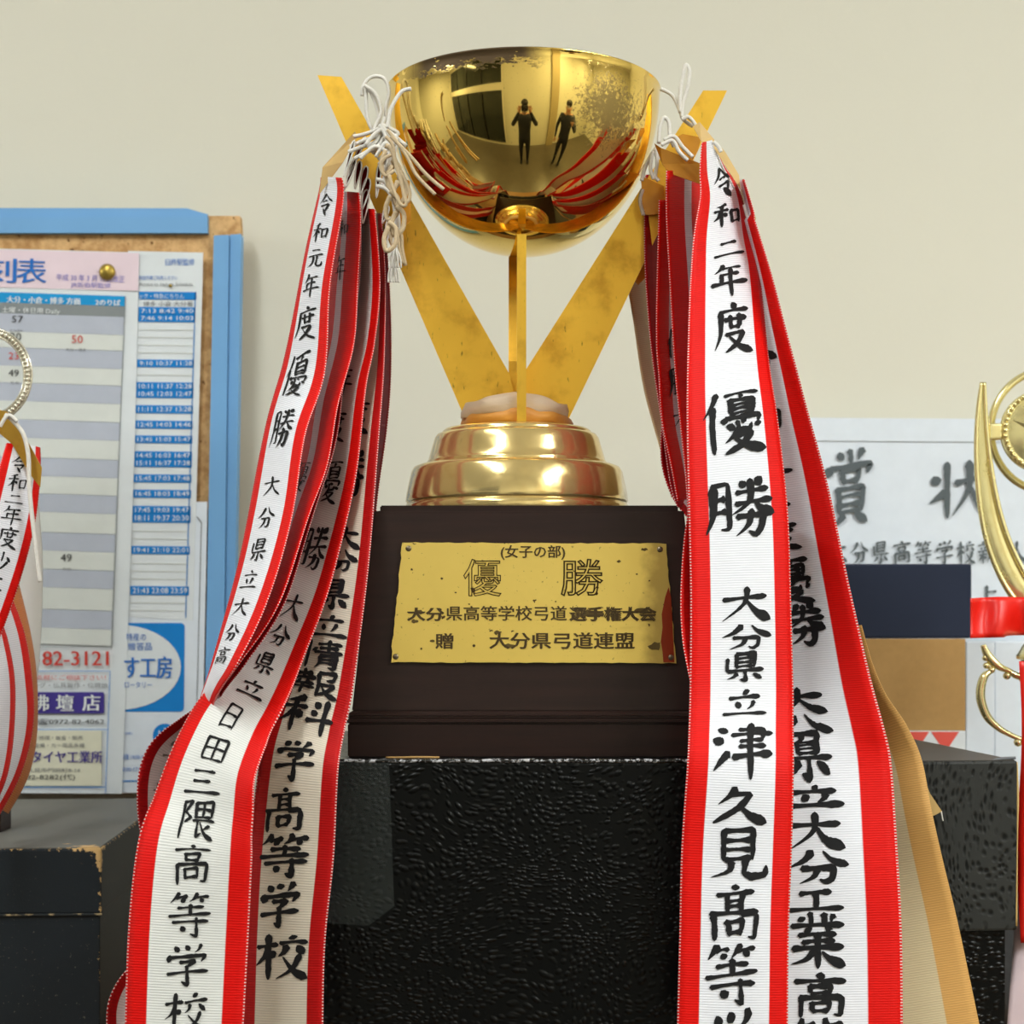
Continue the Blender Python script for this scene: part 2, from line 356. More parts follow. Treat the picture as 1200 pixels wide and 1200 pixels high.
# brush-written characters: strokes on a 100x100 grid (y down); h level, v upright, p left sweep, n right sweep, d dot, z turning stroke
KJ = {
'令':'p50,2 30,28 4,48/n50,4 70,28 97,46/h34,40 62,37/z24,60 74,55 56,78/d40,70 62,96',
'和':'p42,6 28,14 12,18/h4,36 52,30/v29,14 29,96/p28,38 16,58 3,72/d32,42 46,56/v60,34 63,80/z60,36 92,30 88,76/h63,74 88,70',
'二':'h26,20 72,12/h4,84 96,74','三':'h18,16 76,10/h24,50 70,45/h4,92 96,84',
'元':'h26,14 74,10/h6,40 94,33/p38,42 34,72 6,94/z60,40 60,82 72,90 94,86 94,70',
'年':'p30,2 22,20 8,36/h26,20 82,14/h24,42 76,37/v24,44 25,64/h3,68 97,61/v52,18 52,99',
'度':'d48,0 56,10/h16,18 92,13/p18,18 16,60 2,92/h28,34 84,30/v42,24 43,50/v66,22 64,48/h42,49 64,47/z32,62 76,57 56,80 28,98/n38,66 62,86 96,98',
'優':'p24,2 16,26 2,46/v16,28 16,98/h36,8 94,3/p62,8 58,18/v44,18 45,44/z44,19 84,16 82,42/h46,29 80,27/h46,37 80,35/h45,45 82,42/d34,50 32,60/z36,52 94,48 88,60/d44,60 40,68/z52,56 56,70 74,70 76,62/d62,54 66,60/d84,60 90,68/p56,68 46,80 34,88/z50,78 78,74 60,90 32,99/n46,80 66,92 96,99',
'勝':'p12,10 13,60 2,92/z12,10 32,7 32,88 22,84/h14,34 30,32/h14,56 30,54/d50,4 56,14/d84,0 74,13/h46,24 92,19/h42,42 97,36/p66,4 62,38 38,62/n70,38 80,52 98,60/z46,66 82,62 78,88 70,98 62,90/p64,54 60,80 42,98',
'大':'h8,36 90,28/p50,4 46,50 6,96/n50,38 68,70 97,92',
'分':'p40,6 26,32 3,50/n58,4 72,30 98,46/z26,54 74,50 70,84 60,94 52,88/p48,54 42,78 20,97',
'県':'v32,6 32,48/z32,7 72,4 70,46/h34,20 70,17/h34,33 70,30/h34,47 70,44/v14,22 15,61/h15,61 92,55/z52,60 52,96 42,90/p34,68 26,82 14,90/d68,68 88,88',
'立':'d48,2 55,16/h16,28 84,22/d32,42 38,68/p68,38 64,56 56,72/h4,90 97,82',
'津':'d10,8 24,20/d3,34 18,44/p28,62 16,78 4,92/z44,14 84,10 82,38/h34,27 97,21/h44,40 82,37/h44,54 86,50/h36,72 95,67/v63,0 63,99',
'久':'p40,4 30,26 12,46/z36,22 68,17 48,58 6,94/n48,46 66,74 97,94',
'見':'v26,4 27,62/z26,5 74,2 72,60/h28,23 72,20/h28,41 72,38/h28,60 72,57/p40,62 34,82 6,96/z60,60 60,86 72,93 95,90 95,72',
'高':'d50,0 50,12/h6,20 95,14/v32,28 34,44/z32,29 68,26 66,43/h34,44 66,42/v14,54 15,98/z14,55 88,50 87,92 74,90/v34,64 35,84/z34,65 66,62 64,82/h35,83 64,81',
'髙':'d50,0 50,10/h18,18 84,13/v35,18 36,52/v64,16 63,50/h36,30 63,28/h36,40 63,38/h6,54 92,49/v12,56 13,98/z62,54 92,52 88,94 74,92/v36,66 37,86/z36,67 64,64 62,84/h37,85 62,83',
'等':'p24,2 16,14 4,24/h18,13 44,9/d30,14 36,24/p64,0 58,12 48,22/h58,12 92,7/d72,12 80,22/h22,36 80,31/v50,26 50,50/h4,52 97,46/h12,68 92,62/z66,56 67,97 54,90/d30,74 42,86',
'学':'d22,6 30,20/d46,2 52,16/p80,0 74,12 66,20/d12,28 8,44/z12,32 92,26 82,42/z34,44 68,40 50,56/z50,55 52,97 38,90/h6,70 96,63',
'校':'h4,30 42,25/v24,4 24,98/p24,32 16,52 2,68/d28,42 38,54/d68,2 72,14/h48,24 96,19/p60,30 56,42 46,50/d80,30 92,46/p84,48 70,78 40,98/n54,54 74,82 98,98',
'日':'v24,4 25,96/z24,5 78,0 77,94/h26,48 76,44/h25,92 77,88','田':'v14,10 16,92/z14,11 88,5 86,90/v50,10 50,90/h16,50 86,46/h16,90 86,86',
'隈':'z8,6 32,3 18,30/z18,30 34,46 18,60/v10,8 11,99/v46,4 47,42/z46,5 90,1 88,40/v67,4 67,40/h47,23 88,20/h47,42 88,39/h40,54 97,49/z54,54 54,92 66,82/n62,56 76,82 99,96/p86,60 78,70 70,76',
'情':'d6,34 4,50/v20,4 20,98/d32,26 36,38/h42,16 94,11/h48,28 88,24/h38,42 98,36/v68,2 68,40/p50,52 50,80 42,98/z50,53 86,49 85,94 74,92/h52,66 84,63/h52,79 84,76',
'報':'h8,16 44,12/v26,2 26,28/h2,30 50,25/d16,36 20,46/p38,34 35,40 32,46/h6,52 48,47/h4,68 50,62/v26,52 26,99/v58,8 58,98/z58,8 90,4 88,28 74,30/z62,46 90,42 76,74 58,94/n66,52 78,78 98,96',
'科':'p40,4 26,12 10,16/h4,34 50,28/v27,14 27,98/p26,38 16,58 2,72/d30,42 44,56/d62,10 74,22/d58,34 70,46/h52,64 98,52/v84,2 84,99',
'工':'h24,14 76,8/v50,12 50,84/h4,90 96,82',
'業':'v38,0 38,22/v60,0 60,20/d20,8 26,18/p80,4 76,11 72,18/h6,28 94,22/d30,30 36,40/p70,28 67,34 64,38/h18,46 82,41/h24,58 78,54/h8,70 94,64/v50,42 50,99/p44,72 28,86 6,94/n56,72 72,86 96,94',
'賞':'v50,0 50,20/d28,4 34,16/p74,2 70,9 66,16/d12,22 8,36/z12,26 92,20 84,34/v34,30 35,44/z34,30 68,28 66,42/h35,43 66,41/v28,52 29,86/z28,53 74,50 72,84/h30,63 72,61/h30,74 72,72/h29,86 72,83/p38,88 28,96 12,100/d60,86 84,99',
'状':'v30,4 31,98/d10,24 18,38/p28,52 16,62 4,70/h44,40 94,32/p66,4 64,50 38,94/n68,42 80,70 98,90/d80,10 90,22',
'少':'v50,2 50,50/p28,24 20,38 8,50/d70,22 90,42/p80,46 54,80 10,98','人':'p50,4 40,50 4,96/n50,30 68,66 98,94',
'上':'v48,4 48,86/h50,44 84,40/h4,92 96,84','新':'d26,2 30,12/h6,20 48,16/d16,26 20,36/p40,24 37,31 34,36/h4,44 52,39/v28,42 28,98/h6,60 50,56/p26,62 16,76 4,86/d32,64 46,76/p90,4 76,12 62,16/p62,16 62,60 50,96/h64,44 98,38/v82,42 82,99'}
BP = {'h': (.85,.80,.62,.52,.50,.55,.72,1.0,.95,.45), 'v': (.8,1.15,.95,.85,.82,.85,.88,.85,.7,.35), 'p': (.7,1.2,1.05,.92,.80,.66,.52,.38,.24,.10),
      'n': (.25,.45,.55,.70,.88,1.1,1.35,1.4,.95,.2), 'd': (.25,.6,.9,1.15,1.3,1.35,1.25,1.0,.6,.2), 'z': (.9,.75,.6,.75,1.0,.95,.85,.85,.75,.3)}
def brush(ch, w, h, weight, rnd, slant=.05):
    """strokes of ch as flat strips, in pixel-proportioned space, returned as (0..1, 0..1 up)"""
    if ch not in KJ:
        V, T, _ = glyph(ch, .1); return [(a, b, 0) for a, b, _z in V], T
    V, T = [], []; bw = weight*math.sqrt(w*h)*.5 if h > .45*w else weight*w*.36
    ns = KJ[ch].count('/')+1; bw *= 1.12-.022*ns
    for sk, st_ in enumerate(KJ[ch].split('/')):
        ty = st_[0]; pts = [tuple(float(q) for q in s.split(',')) for s in st_[1:].split()]
        pts = [((x+rnd.uniform(-1.8, 1.8))/100*w, (y+rnd.uniform(-1.8, 1.8))/100*h) for x, y in pts]
        pts = [(x, y-(x/w-.5)*slant*h) for x, y in pts]
        k = 16; line = []
        if ty == 'z':
            ls = [math.hypot(b[0]-a[0], b[1]-a[1]) for a, b in zip(pts, pts[1:])]; tot = sum(ls); k = 22
            for i in range(k+1):
                s = tot*i/k; j = 0
                while j < len(ls)-1 and s > ls[j]: s -= ls[j]; j += 1
                f = min(1, s/ls[j]); line.append((pts[j][0]+(pts[j+1][0]-pts[j][0])*f, pts[j][1]+(pts[j+1][1]-pts[j][1])*f))
            for _ in range(1): line = [line[0]]+[tuple((line[i-1][q]+2*line[i][q]+line[i+1][q])/4 for q in (0,1)) for i in range(1, k)]+[line[-1]]
        else:
            if len(pts) == 2 and ty in 'hv':
                m_ = ((pts[0][0]+pts[1][0])/2, (pts[0][1]+pts[1][1])/2); bend = rnd.uniform(-.02, .02)
                m_ = (m_[0]+(bend*w if ty == 'v' else 0), m_[1]-(abs(bend)*h*1.2 if ty == 'h' else 0)); pts = [pts[0], m_, pts[1]]
            line = [cr(pts, i/k) for i in range(k+1)]
        pr_ = BP[ty]; ww = rnd.uniform(.85, 1.18); b0 = len(V); sd = rnd.uniform(0, 99)
        for i, (x, y) in enumerate(line):
            a, b = line[max(i-1, 0)], line[min(i+1, k)]; tx, ty_ = b[0]-a[0], b[1]-a[1]; l = math.hypot(tx, ty_) or 1; nx, ny = -ty_/l, tx/l
            t = i/k*(len(pr_)-1); j = min(int(t), len(pr_)-2); pw = pr_[j]+(pr_[j+1]-pr_[j])*(t-j)
            hw = bw*ww*pw/2; e1 = 1+.22*noise.noise(Vector((sd, i*.8, 0))); e2 = 1+.22*noise.noise(Vector((sd, i*.8, 7)))
            for sgn, ee in ((1, e1), (-1, e2)): V.append(((x+sgn*nx*hw*ee)/w, 1-(y+sgn*ny*hw*ee)/h, sk))
        for i in range(k): T.append([b0+2*i, b0+2*i+1, b0+2*i+3]); T.append([b0+2*i, b0+2*i+3, b0+2*i+2])
        # rounded start and end
        for idx in (0, k):
            cx_, cy_ = line[idx]; o2 = line[1] if idx == 0 else line[k-1]; ux, uy = cx_-o2[0], cy_-o2[1]; l = math.hypot(ux, uy) or 1
            hw = bw*ww*pr_[0 if idx == 0 else -1]/2*.7; V.append(((cx_+ux/l*hw)/w, 1-(cy_+uy/l*hw)/h, sk)); T.append([b0+2*idx, b0+2*idx+1, len(V)-1])
    return V, T

# ------------------------------------------------------------------ the room
R_ = ROOM
def st(name, me, m): return tag(link(name, me, m), kind='structure')
st('wall_back', box(R_['x0'], R_['x1'], R_['y1'], R_['y1']+.1, 0, R_['z1']), 'wall')
st('wall_left', box(R_['x0']-.1, R_['x0'], R_['y0'], R_['y1'], 0, R_['z1']), 'wall')
st('wall_right', box(R_['x1'], R_['x1']+.1, R_['y0'], R_['y1'], 0, R_['z1']), 'wall')
st('wall_front', box(R_['x0'], R_['x1'], R_['y0']-.1, R_['y0'], 0, R_['z1']), 'wall')
st('floor', box(R_['x0'], R_['x1'], R_['y0'], R_['y1'], -.05, 0), 'floor')
st('ceiling', box(R_['x0'], R_['x1'], R_['y0'], R_['y1'], R_['z1'], R_['z1']+.05), 'ceiling')
w1 = st('window_1', box(-4.3, -.72, R_['y0']+.005, R_['y0']+.03, .12, 2.55), 'darkglass')
for x in (-4.3, -3.4, -2.5, -1.6, -.72): link('window_frame', box(x-.025, x+.025, R_['y0']+.02, R_['y0']+.06, .12, 2.55), 'trimwhite' if x in (-4.3, -.72) else 'camblack', w1)
link('window_rail', box(-4.3, -.72, R_['y0']+.02, R_['y0']+.065, 1.62, 1.80), 'trimwhite', w1)
st('trim_1', box(.95, 1.25, R_['y0'], R_['y0']+.08, 0, R_['z1']), 'post')
for i, (lx, ly) in enumerate(LAMPS):
    t = empty('ceiling_light', (lx, ly, R_['z1']), ('white ceiling fitting right of the masked photographer, seen in the bowl', 'white ceiling fitting furthest right, near the right-hand wall', 'white ceiling fitting nearest the cup, above and left of it', 'added white ceiling fitting furthest left, brightening the left-hand wall')[i], 'lamp', 'ceiling fluorescent fittings')
    link('housing', box(lx-.11, lx+.11, ly-.62, ly+.62, R_['z1']-.05, R_['z1'], .006), 'lampwhite', t)
    for s in (-1, 1):
        link('lamp_tube', tube([Vector((lx+s*.05, ly-.57, R_['z1']-.065)), Vector((lx+s*.05, ly+.57, R_['z1']-.065))], .0125, 1, 10), 'glow', t)
# cabinet carrying everything
TZ = CZ-.30
t = empty('display_cabinet', (0, 0, 0), 'wooden cabinet whose top carries the trophies and boxes', 'cabinet')
link('cabinet_top', box(-1.2, 1.2, -.22, R_['y1']-.005, TZ-.03, TZ, .003), 'tablewood', t)
link('cabinet_body', box(-1.17, 1.17, -.19, R_['y1']-.01, .06, TZ-.03), 'tablewood', t)
link('toe_kick', box(-1.15, 1.15, -.16, R_['y1']-.02, 0, .06), 'wood', t)
for k in range(4):
    dr = link('cabinet_door', box(-1.165+k*.584, -1.165+k*.584+.578, -.21, -.19, .08, TZ-.05, .003), 'tablewood', t)
    hx = -1.165+k*.584+(.53 if k % 2 == 0 else .05)
    link('handle', tube([Vector((hx, -.21, .85)), Vector((hx, -.235, .87)), Vector((hx, -.235, .97)), Vector((hx, -.21, .99))], .005, 12), 'silver', dr)

# ------------------------------------------------------------------ boxes
def lidded(name, label, x0, x1, y0, y1, ztop, zlid, ins, mats, rz=0, pivot=None, top=None):
    """origin at the front right top corner"""
    org = Vector((x1, y0, ztop)); t = empty(name, org, label, 'box')
    lid = link('lid', box(x0-x1, 0, 0, y1-y0, zlid-ztop, 0, .0015), mats[0]); lid.parent = t
    if top:
        tp = link('lid_top', box(x0-x1+.001, -.0012, .0012, y1-y0-.001, -.0004, .0004), top); tp.parent = lid
    bd = link('box_body', box(x0-x1+ins, -ins, ins, y1-y0-ins, TZ-ztop, zlid-ztop+.012, .001), mats[1]); bd.parent = t
    t.rotation_euler.z = rz
    return t, lid, bd
BT = CZ-.0743                                    # top of the centre box
cb, cl, _b = lidded('trophy_box', 'black glossy reptile-grain storage box under the dark wooden plinth of the big gold cup', -.125, .113, -.126, .115, BT, TZ+.08, .003, ('leather', 'leather'))
m, n = mat('worn_edge_painted_glint', rough=.25, spec=.6); n.color(n.mix(n.ramp(n.noise(480, 4), .46, .6), srgb(26,26,26), srgb(176,176,180))); M['edgewear_glint'] = m  # light grey flecks paint the edge highlight into the worn black
link('lid_edge', tube([P(x, 891.6+.5*math.sin(x*.9), .8745) for x in range(332, 850, 6)], .0010, 80, 6), 'edgewear_glint', cb)
link('lid_edge', tube([P(x, 887.6+.3*math.sin(x*1.7), .9) for x in (452, 470, 490, 515)], .0007, 12, 6), 'card', cb)
tp = link('clear_tape', prism([P(388,893,.8735), P(456,894,.8735), P(462,1062,.8735), P(432,1085,.8735), P(384,1082,.8735)], Vector((0,.0004,0))), 'tape', cb)
zt = CZ-.0800
rb, rl, _b = lidded('trophy_box', 'worn charcoal reptile-grain box with chipped corner behind the tan ribbon', .128, .2815, -.050, .155, zt, CZ-.1745, .005, ('leather_lid', 'leather'), rz=math.radians(6.5), top='leather_top')
# pale chipped corner paper
link('worn_edge', tube([P(1191.5, 893, .951), P(1192.5, 935, .951), P(1192, 985, .9505), P(1191, 1085, .95)], [.0005, .0008, .0004, .0006], 20, 6), 'tanpaper', rb)
link('worn_edge', tube([P(1155, 893, .951), P(1172, 889.5, .953), P(1190, 888, .953)], [.0004, .0010, .0008], 12, 6), 'greytext', rb)
lz = CZ-.1355*1.045
lb, ll, _b = lidded('trophy_box', 'scuffed navy-black lidded box with tan worn edges below the timetable poster', -.60, -.2515, .045, .33, lz, CZ-(1071-HY)/F*1.045, .001, ('navy', 'navy'), rz=math.radians(3.0), top='navytop')
sl = link('lid_seam', box(-.34, .0004, -.0006, .0004, -(1071-HY)/F*1.045+.1355*1.045-.0006, -(1071-HY)/F*1.045+.1355*1.045+.0004), 'seam'); sl.parent = lb

# ------------------------------------------------------------------ the big trophy
PX = .0092
tr = empty('championship_cup', (PX, 0, BT), 'large gold cup on V-shaped brass supports and dark wooden plinth with engraved plaque', 'trophy')
def slab(prof):   # square section rings (half size, z)
    v, f = [], []
    for h, z in prof:
        for sx, sy in ((-1,-1),(1,-1),(1,1),(-1,1)): v.append((PX+sx*h, sy*h, CZ+z))
    for i in range(len(prof)-1):
        for j in range(4): f.append((4*i+j, 4*i+(j+1) % 4, 4*i+4+(j+1) % 4, 4*i+4+j))
    f.append((3,2,1,0)); k = 4*(len(prof)-1); f.append((k,k+1,k+2,k+3))
    me = mesh(v, f); bm = bmesh.new(); bm.from_mesh(me)
    bmesh.ops.bevel(bm, geom=[e for e in bm.edges], offset=.0006, segments=2, affect='EDGES'); return bmesh_to(bm)
pl = link('plinth', slab([(.0942, -.0500), (.0832, .0563), (.0832, .0566), (.0803, .0567), (.0803, .0601)]), 'wood', tr)
link('plinth_moulding', slab([(.0955, -.0565), (.0972, -.0562), (.0972, -.0548), (.0955, -.0543), (.0955, -.0530), (.0962, -.0528), (.0962, -.0516), (.0945, -.0500), (.0935, -.0497)]), 'wood', pl)
link('plinth_foot', slab([(.0962, -.0743), (.0962, -.0565)]), 'wood', pl)
# plaque on the sloping face: face plane depth as function of z
def faced(z): return 1-(.0832+(.0563-z)*(.0942-.0832)/(.0563+.0500))
def onface(px, py, lift=0.0):
    d = .91
    for _ in range(6): d = faced((HY-py)/F*d)
    return P(px, py, d)+Vector((0, -lift, 0))
edge = []
random.seed(3)
def jag(a, b, n, s=.5):
    return [(a[0]+(b[0]-a[0])*i/n+random.uniform(-s, s), a[1]+(b[1]-a[1])*i/n+random.uniform(-s, s)) for i in range(n)]
outl = jag((472,636),(780,637),40)+jag((780,637),(792,777),22,.7)+jag((792,777),(458,776),40)+jag((458,776),(472,636),22,.9)
c0 = onface(612, 706)
pq = link('plaque', prism([onface(x, y, .0018)-Vector((c0.x, c0.y, c0.z)) for x, y in outl], Vector((0,.0020,0))), 'plaque')
pq.location = c0; pq.parent = pl; pq.matrix_parent_inverse = Matrix.Translation(-Vector(tr.location)) if False else Matrix.Identity(4)
pl_inv = (tr.matrix_basis @ pl.matrix_parent_inverse).inverted()
pq.matrix_parent_inverse = Matrix.Identity(4)
pq.location = c0
for (x, y) in ((479,643),(773,644),(464,769.5),(786,770.5)):
    bm = bmesh.new(); bmesh.ops.create_uvsphere(bm, u_segments=12, v_segments=8, radius=.0016)
    for v in bm.verts: v.co = onface(x, y, .0018)-c0+Vector((v.co.x, v.co.y*.5, v.co.z))
    s = link('screw', bmesh_to(bm, True), 'screw'); s.parent = pq
st_ = link('painted_reflection', prism([onface(x, y, .0020)-c0 for x, y in ((783,688),(786,700),(790,776),(777,776),(776,764),(774,752),(776,735),(775,720),(779,700))], Vector((0,.0006,0))), 'redreflect'); st_.parent = pq  # red ribbon's reflection painted on the brass corner as a flat patch
def plaq(s, x0, y0, x1, y1, m='engrave', fat=.35, outline=0):
    V, T, _ = glyph(s, 0, outline); v, f = [], []
    offs = ((0,0),) if not fat else ((-fat,0),(fat,0),(0,fat))
    for ox, oy in offs:
        b = len(v); lf = .0021+.00004*offs.index((ox, oy))
        for gx, gy, gz in V: v.append(onface(x0+gx*(x1-x0)+ox, y1-gy*(y1-y0)+oy, lf)-c0)
        f += [[i+b for i in t] for t in T]
    o = link('engraving', mesh(v, f), m); o.parent = pq; return o
plaq('(女子の部)', 587, 639, 662, 656)
plaq('優', 543, 655, 588, 699, fat=0, outline=.012); plaq('勝', 657, 655, 707, 699, fat=0, outline=.017)
plaq('大分', 478, 712, 520, 727, fat=.9); plaq('県高等学校弓道', 523, 710, 664, 727, fat=.35); plaq('選手権大会', 668, 711, 768, 727, fat=1.2)
plaq('贈', 511, 742, 531, 760, fat=.6); plaq('.', 554, 755, 557, 758, fat=.3); plaq('大分県弓道連盟', 574, 741, 743, 760, fat=.6)
for bx, by, rx_, ry_ in ((768,757,9,6),(492,717,5,3),(486,728,5,2.5),(696,719,13,6),(752,716,9,4),(583,741,5,2.5),(597,757,7,3),(725,658,2.6,2.2),(518,678,1.8,1.6),(755,644,5,2),(507,751,3,2),(550,708,1.5,1.2),(651,705,1.2,1),(641,751,1.6,1.2),(494,760,1.8,1.4),(746,673,1.4,1.1)):
    rn = random.Random(int(bx*7+by)); q = [onface(bx+rx_*math.cos(a)*rn.uniform(.55,1.1), by+ry_*math.sin(a)*rn.uniform(.55,1.1), .00208)-c0 for a in [2*PI*i/14 for i in range(14)]]
    o = link('corrosion_spot', mesh(q+[onface(bx, by, .00208)-c0], [[i, (i+1) % 14, 14] for i in range(14)]), 'stain'); o.parent = pq
# stepped gold base
BX = .0028
prof = [(0,.0601),(.0652,.0601),(.0656,.0615),(.0656,.0640),(.0648,.0655),(.0640,.0662),(.0645,.0668),(.0650,.0676),(.0645,.072),(.0618,.0845),(.0602,.0872),(.0570,.0885),
        (.0545,.0888),(.0535,.0880),(.0528,.0886),(.0526,.0905),(.0518,.0915),(.0498,.0985),(.0480,.1045),(.0466,.1064),(.0445,.1070),(.0437,.1068),(.0435,.1084),(.0420,.1096),(.036,.1104),(.030,.1108),(0,.1108)]
sm = []
for a, b in zip(prof, prof[1:]):
    for k in range(2): sm.append((a[0]+(b[0]-a[0])*k/2, a[1]+(b[1]-a[1])*k/2))
sm.append(prof[-1])
link('stepped_base', lathe(sm, 128, center=(BX, 0, CZ)), 'goldbase', tr)
# bowl
BR, BH, BCX = .0796, .0945, .0068; zr = .3067
pr = []
for i in range(41):
    a = PI/2*i/40; pr.append((BR*math.sin(a)**.96, -BH*math.cos(a)**1.0))
pr += [(BR+.0004, .0004), (BR-.0006, .0012), (BR-.0016, .0004)]
for i in range(40, -1, -1):
    a = PI/2*i/40; pr.append(((BR-.0018)*math.sin(a)**.96, -(BH-.0018)*math.cos(a)))
bw = link('bowl', lathe(pr, 160), 'bowl'); bw.parent = tr
bw.matrix_parent_inverse = Matrix.Identity(4)
bw.location = Vector((BCX, 0, CZ+zr))-Vector(tr.location)
# side supports: tapered plates
def plate(pts, d, th, name='support_arm'):
    me = prism([P(x, y, d) for x, y in pts], Vector((0, th, 0))); bm = bmesh.new(); bm.from_mesh(me)
    return link(name, bmesh_to(bm), 'arm', tr)
plate([(372,88),(400,90),(598,440),(604,470),(604,500),(549,500)], .998, .0025)
plate([(824,106),(852,106),(662,500),(604,500),(604,470),(608,440),(617,432)], .996, .0025)
# front and rear supports: radial plates seen edge-on
def radial(sy, xc, half, y_in, y_top, name='support_arm'):
    z0 = CZ+.1105
    pts = [Vector((xc-half, sy*.004, z0)), Vector((xc-half, sy*.036, z0)), Vector((xc-half, sy*.046, y_top)), Vector((xc-half, sy*.034, y_top)), Vector((xc-half, sy*.004, z0+.04))]
    link(name, prism(pts, Vector((2*half, 0, 0))), 'arm', tr)
radial(-1, .0054, .0026, 0, CZ+.2140+.0000)
radial(1, .0006, .0026, 0, CZ+.2290)
# amber film and gauze bound round the foot of the supports
gz = empty('binding_cloth', (BX, 0, CZ+.111), 'pale gauze and amber film bound around the foot of the brass supports', 'cloth')
def wobf(amp, ph, lump):
    def w(a, j, r, z):
        q = noise.noise(Vector((math.cos(a)*2+ph, math.sin(a)*2, j*.5)))
        front = max(0, math.cos(a+PI/2))
        return r*(1+amp*q), z+lump*front**6*(1 if j in (2,3,4) else .2)+.0015*q
    return w
link('amber_film', lathe([(.0305,.1105),(.0325,.1125),(.032,.1155),(.031,.1175),(.029,.118)], 90, center=(BX,0,CZ), wob=wobf(.06, 0, .001)), 'orangefilm', gz)
link('gauze', lathe([(.0300,.1150),(.0318,.1165),(.0318,.1200),(.0295,.1235),(.0265,.1240),(.024,.1220)], 90, center=(BX-.001,0,CZ), wob=wobf(.09, 5, .0045)), 'gauze', gz)

# ------------------------------------------------------------------ ribbons
def ribbon(name, label, path, Wd, sign, m, text=(), cat='ribbon', group=None, bow=.002, wav=.0012, n=110, na=14, seed=0, ink='ink', fat=.22, shear=.06):
    """path: (cx, cy, apparent width px, depth); sign +1: left edge nearer. The turn of the ribbon follows from its real width."""
    S = []; L = 0; prev = None
    raw = []
    for i in range(n+1):
        _x, _y, w, d = cr(path, i/n); raw.append(math.sqrt(max(0, Wd*Wd-(w/F*d)**2))/2)
    for _ in range(3): raw = [sum(raw[max(0, i-6):i+7])/len(raw[max(0, i-6):i+7]) for i in range(n+1)]
    for i in range(n+1):
        cx, cy, w, d = cr(path, i/n)
        a = cr(path, max(0, i/n-.005)); b = cr(path, min(1, i/n+.005))
        t = Vector((b[0]-a[0], b[1]-a[1])); t.normalize(); nr = Vector((t.y, -t.x))   # to the right when going down
        dd = raw[i]
        dl, dr = d-sign*dd, d+sign*dd
        l = P(cx-nr.x*w/2, cy-nr.y*w/2, dl); r = P(cx+nr.x*w/2, cy+nr.y*w/2, dr)
        c = (l+r)/2
        if prev is not None: L += (c-prev).length
        prev = c; S.append((l, r, L, (cx, cy)))
    def surf(u, s):
        s = max(0, min(s, n)); i = min(int(s), n-1); f = s-i
        l = S[i][0].lerp(S[i+1][0], f); r = S[i][1].lerp(S[i+1][1], f); t = S[i+1][0]+S[i+1][1]-S[i][0]-S[i][1]
        nn = (r-l).cross(t)
        nn = nn.normalized() if nn.length > 1e-9 else Vector((0,-1,0))
        if nn.y > 0: nn = -nn
        Lv = S[i][2]+(S[i+1][2]-S[i][2])*f
        p = l.lerp(r, u)+nn*(bow*math.sin(PI*u)+wav*noise.noise(Vector((u*1.3, Lv*14, seed*3.1))))
        return p, nn, Lv
    org = surf(.5, n)[0]
    v, uvs, f = [], [], []
    for i in range(n+1):
        for j in range(na+1):
            p, nn, Lv = surf(j/na, i); v.append(p-org); uvs.append((j/na, Lv))
    for i in range(n):
        for j in range(na): f.append((i*(na+1)+j, i*(na+1)+j+1, (i+1)*(na+1)+j+1, (i+1)*(na+1)+j))
    me = mesh(v, f, True); uvl = me.uv_layers.new(name='UVMap')
    for lp in me.loops: uvl.data[lp.index].uv = uvs[lp.vertex_index]
    o = link(name, me, m); o.location = org
    sd = o.modifiers.new('thickness', 'SOLIDIFY'); sd.thickness = .0003; sd.offset = 0
    if label: tag(o, label, cat, group)
    if text:
        tv, tf = [], []
        def s_at(y):
            for i in range(n):
                a, b = S[i][3][1], S[i+1][3][1]
                if a <= y <= b: return i+(y-a)/max(b-a, 1e-6)
            return n+1
        rnd = random.Random(seed+11)
        for it in text:
            ch, y0, y1, u0, u1 = it
            s0, s1 = s_at(y0), s_at(y1)
            if s0 > n: continue
            if s1 > n: s1 = s0+(y1-y0)/max(1e-6, (S[n][3][1]-S[n-1][3][1]))
            wpx = cr(path, min(1, (s0+s1)/2/n))[2]*(u1-u0)
            V, T = brush(ch, wpx, y1-y0, fat, rnd, shear)
            base = len(tv)
            for gx, gy, gk in V:
                u = max(.01, min(.99, u0+gx*(u1-u0))); s = min(s1+(s0-s1)*gy, n-.01)
                p, nn, _L = surf(u, s); tv.append(p+nn*(.0005+.00002*gk)-org)
            tf += [[k+base for k in t] for t in T]
        if tv:
            me = mesh(tv, tf); bm = bmesh.new(); bm.from_mesh(me)
            bmesh.ops.delete(bm, geom=[q for q in bm.faces if q.calc_area() < 1e-11], context='FACES'); bm.to_mesh(me); bm.free()
            lo = link('lettering', me, ink); lo.parent = o
    o['_s'] = 0; del o['_s']
    return o
def H(rows):
    """rows (y, xl, xr, d) measured along horizontals -> path"""
    out = []
    for i, (y, a, b, d) in enumerate(rows):
        j0, j1 = max(0, i-1), min(len(rows)-1, i+1)
        tx = (rows[j1][1]+rows[j1][2]-rows[j0][1]-rows[j0][2])/2; ty = rows[j1][0]-rows[j0][0]
        out.append(((a+b)/2, y, (b-a)*ty/math.hypot(tx, ty), d))
    return out
def child(me, name, m, o):
    """world-space mesh as a child part of o"""
    me.transform(Matrix.Translation(-o.location)); c = link(name, me, m); c.parent = o; return c
def cord(o, pts, d, r=.0011, m='cord', n=30, name='cord'):
    ds = d if isinstance(d, (list, tuple)) else [d]*len(pts)
    return child(tube([P(x, y, q) for (x, y), q in zip(pts, ds)], r, n, 8), name, m, o)
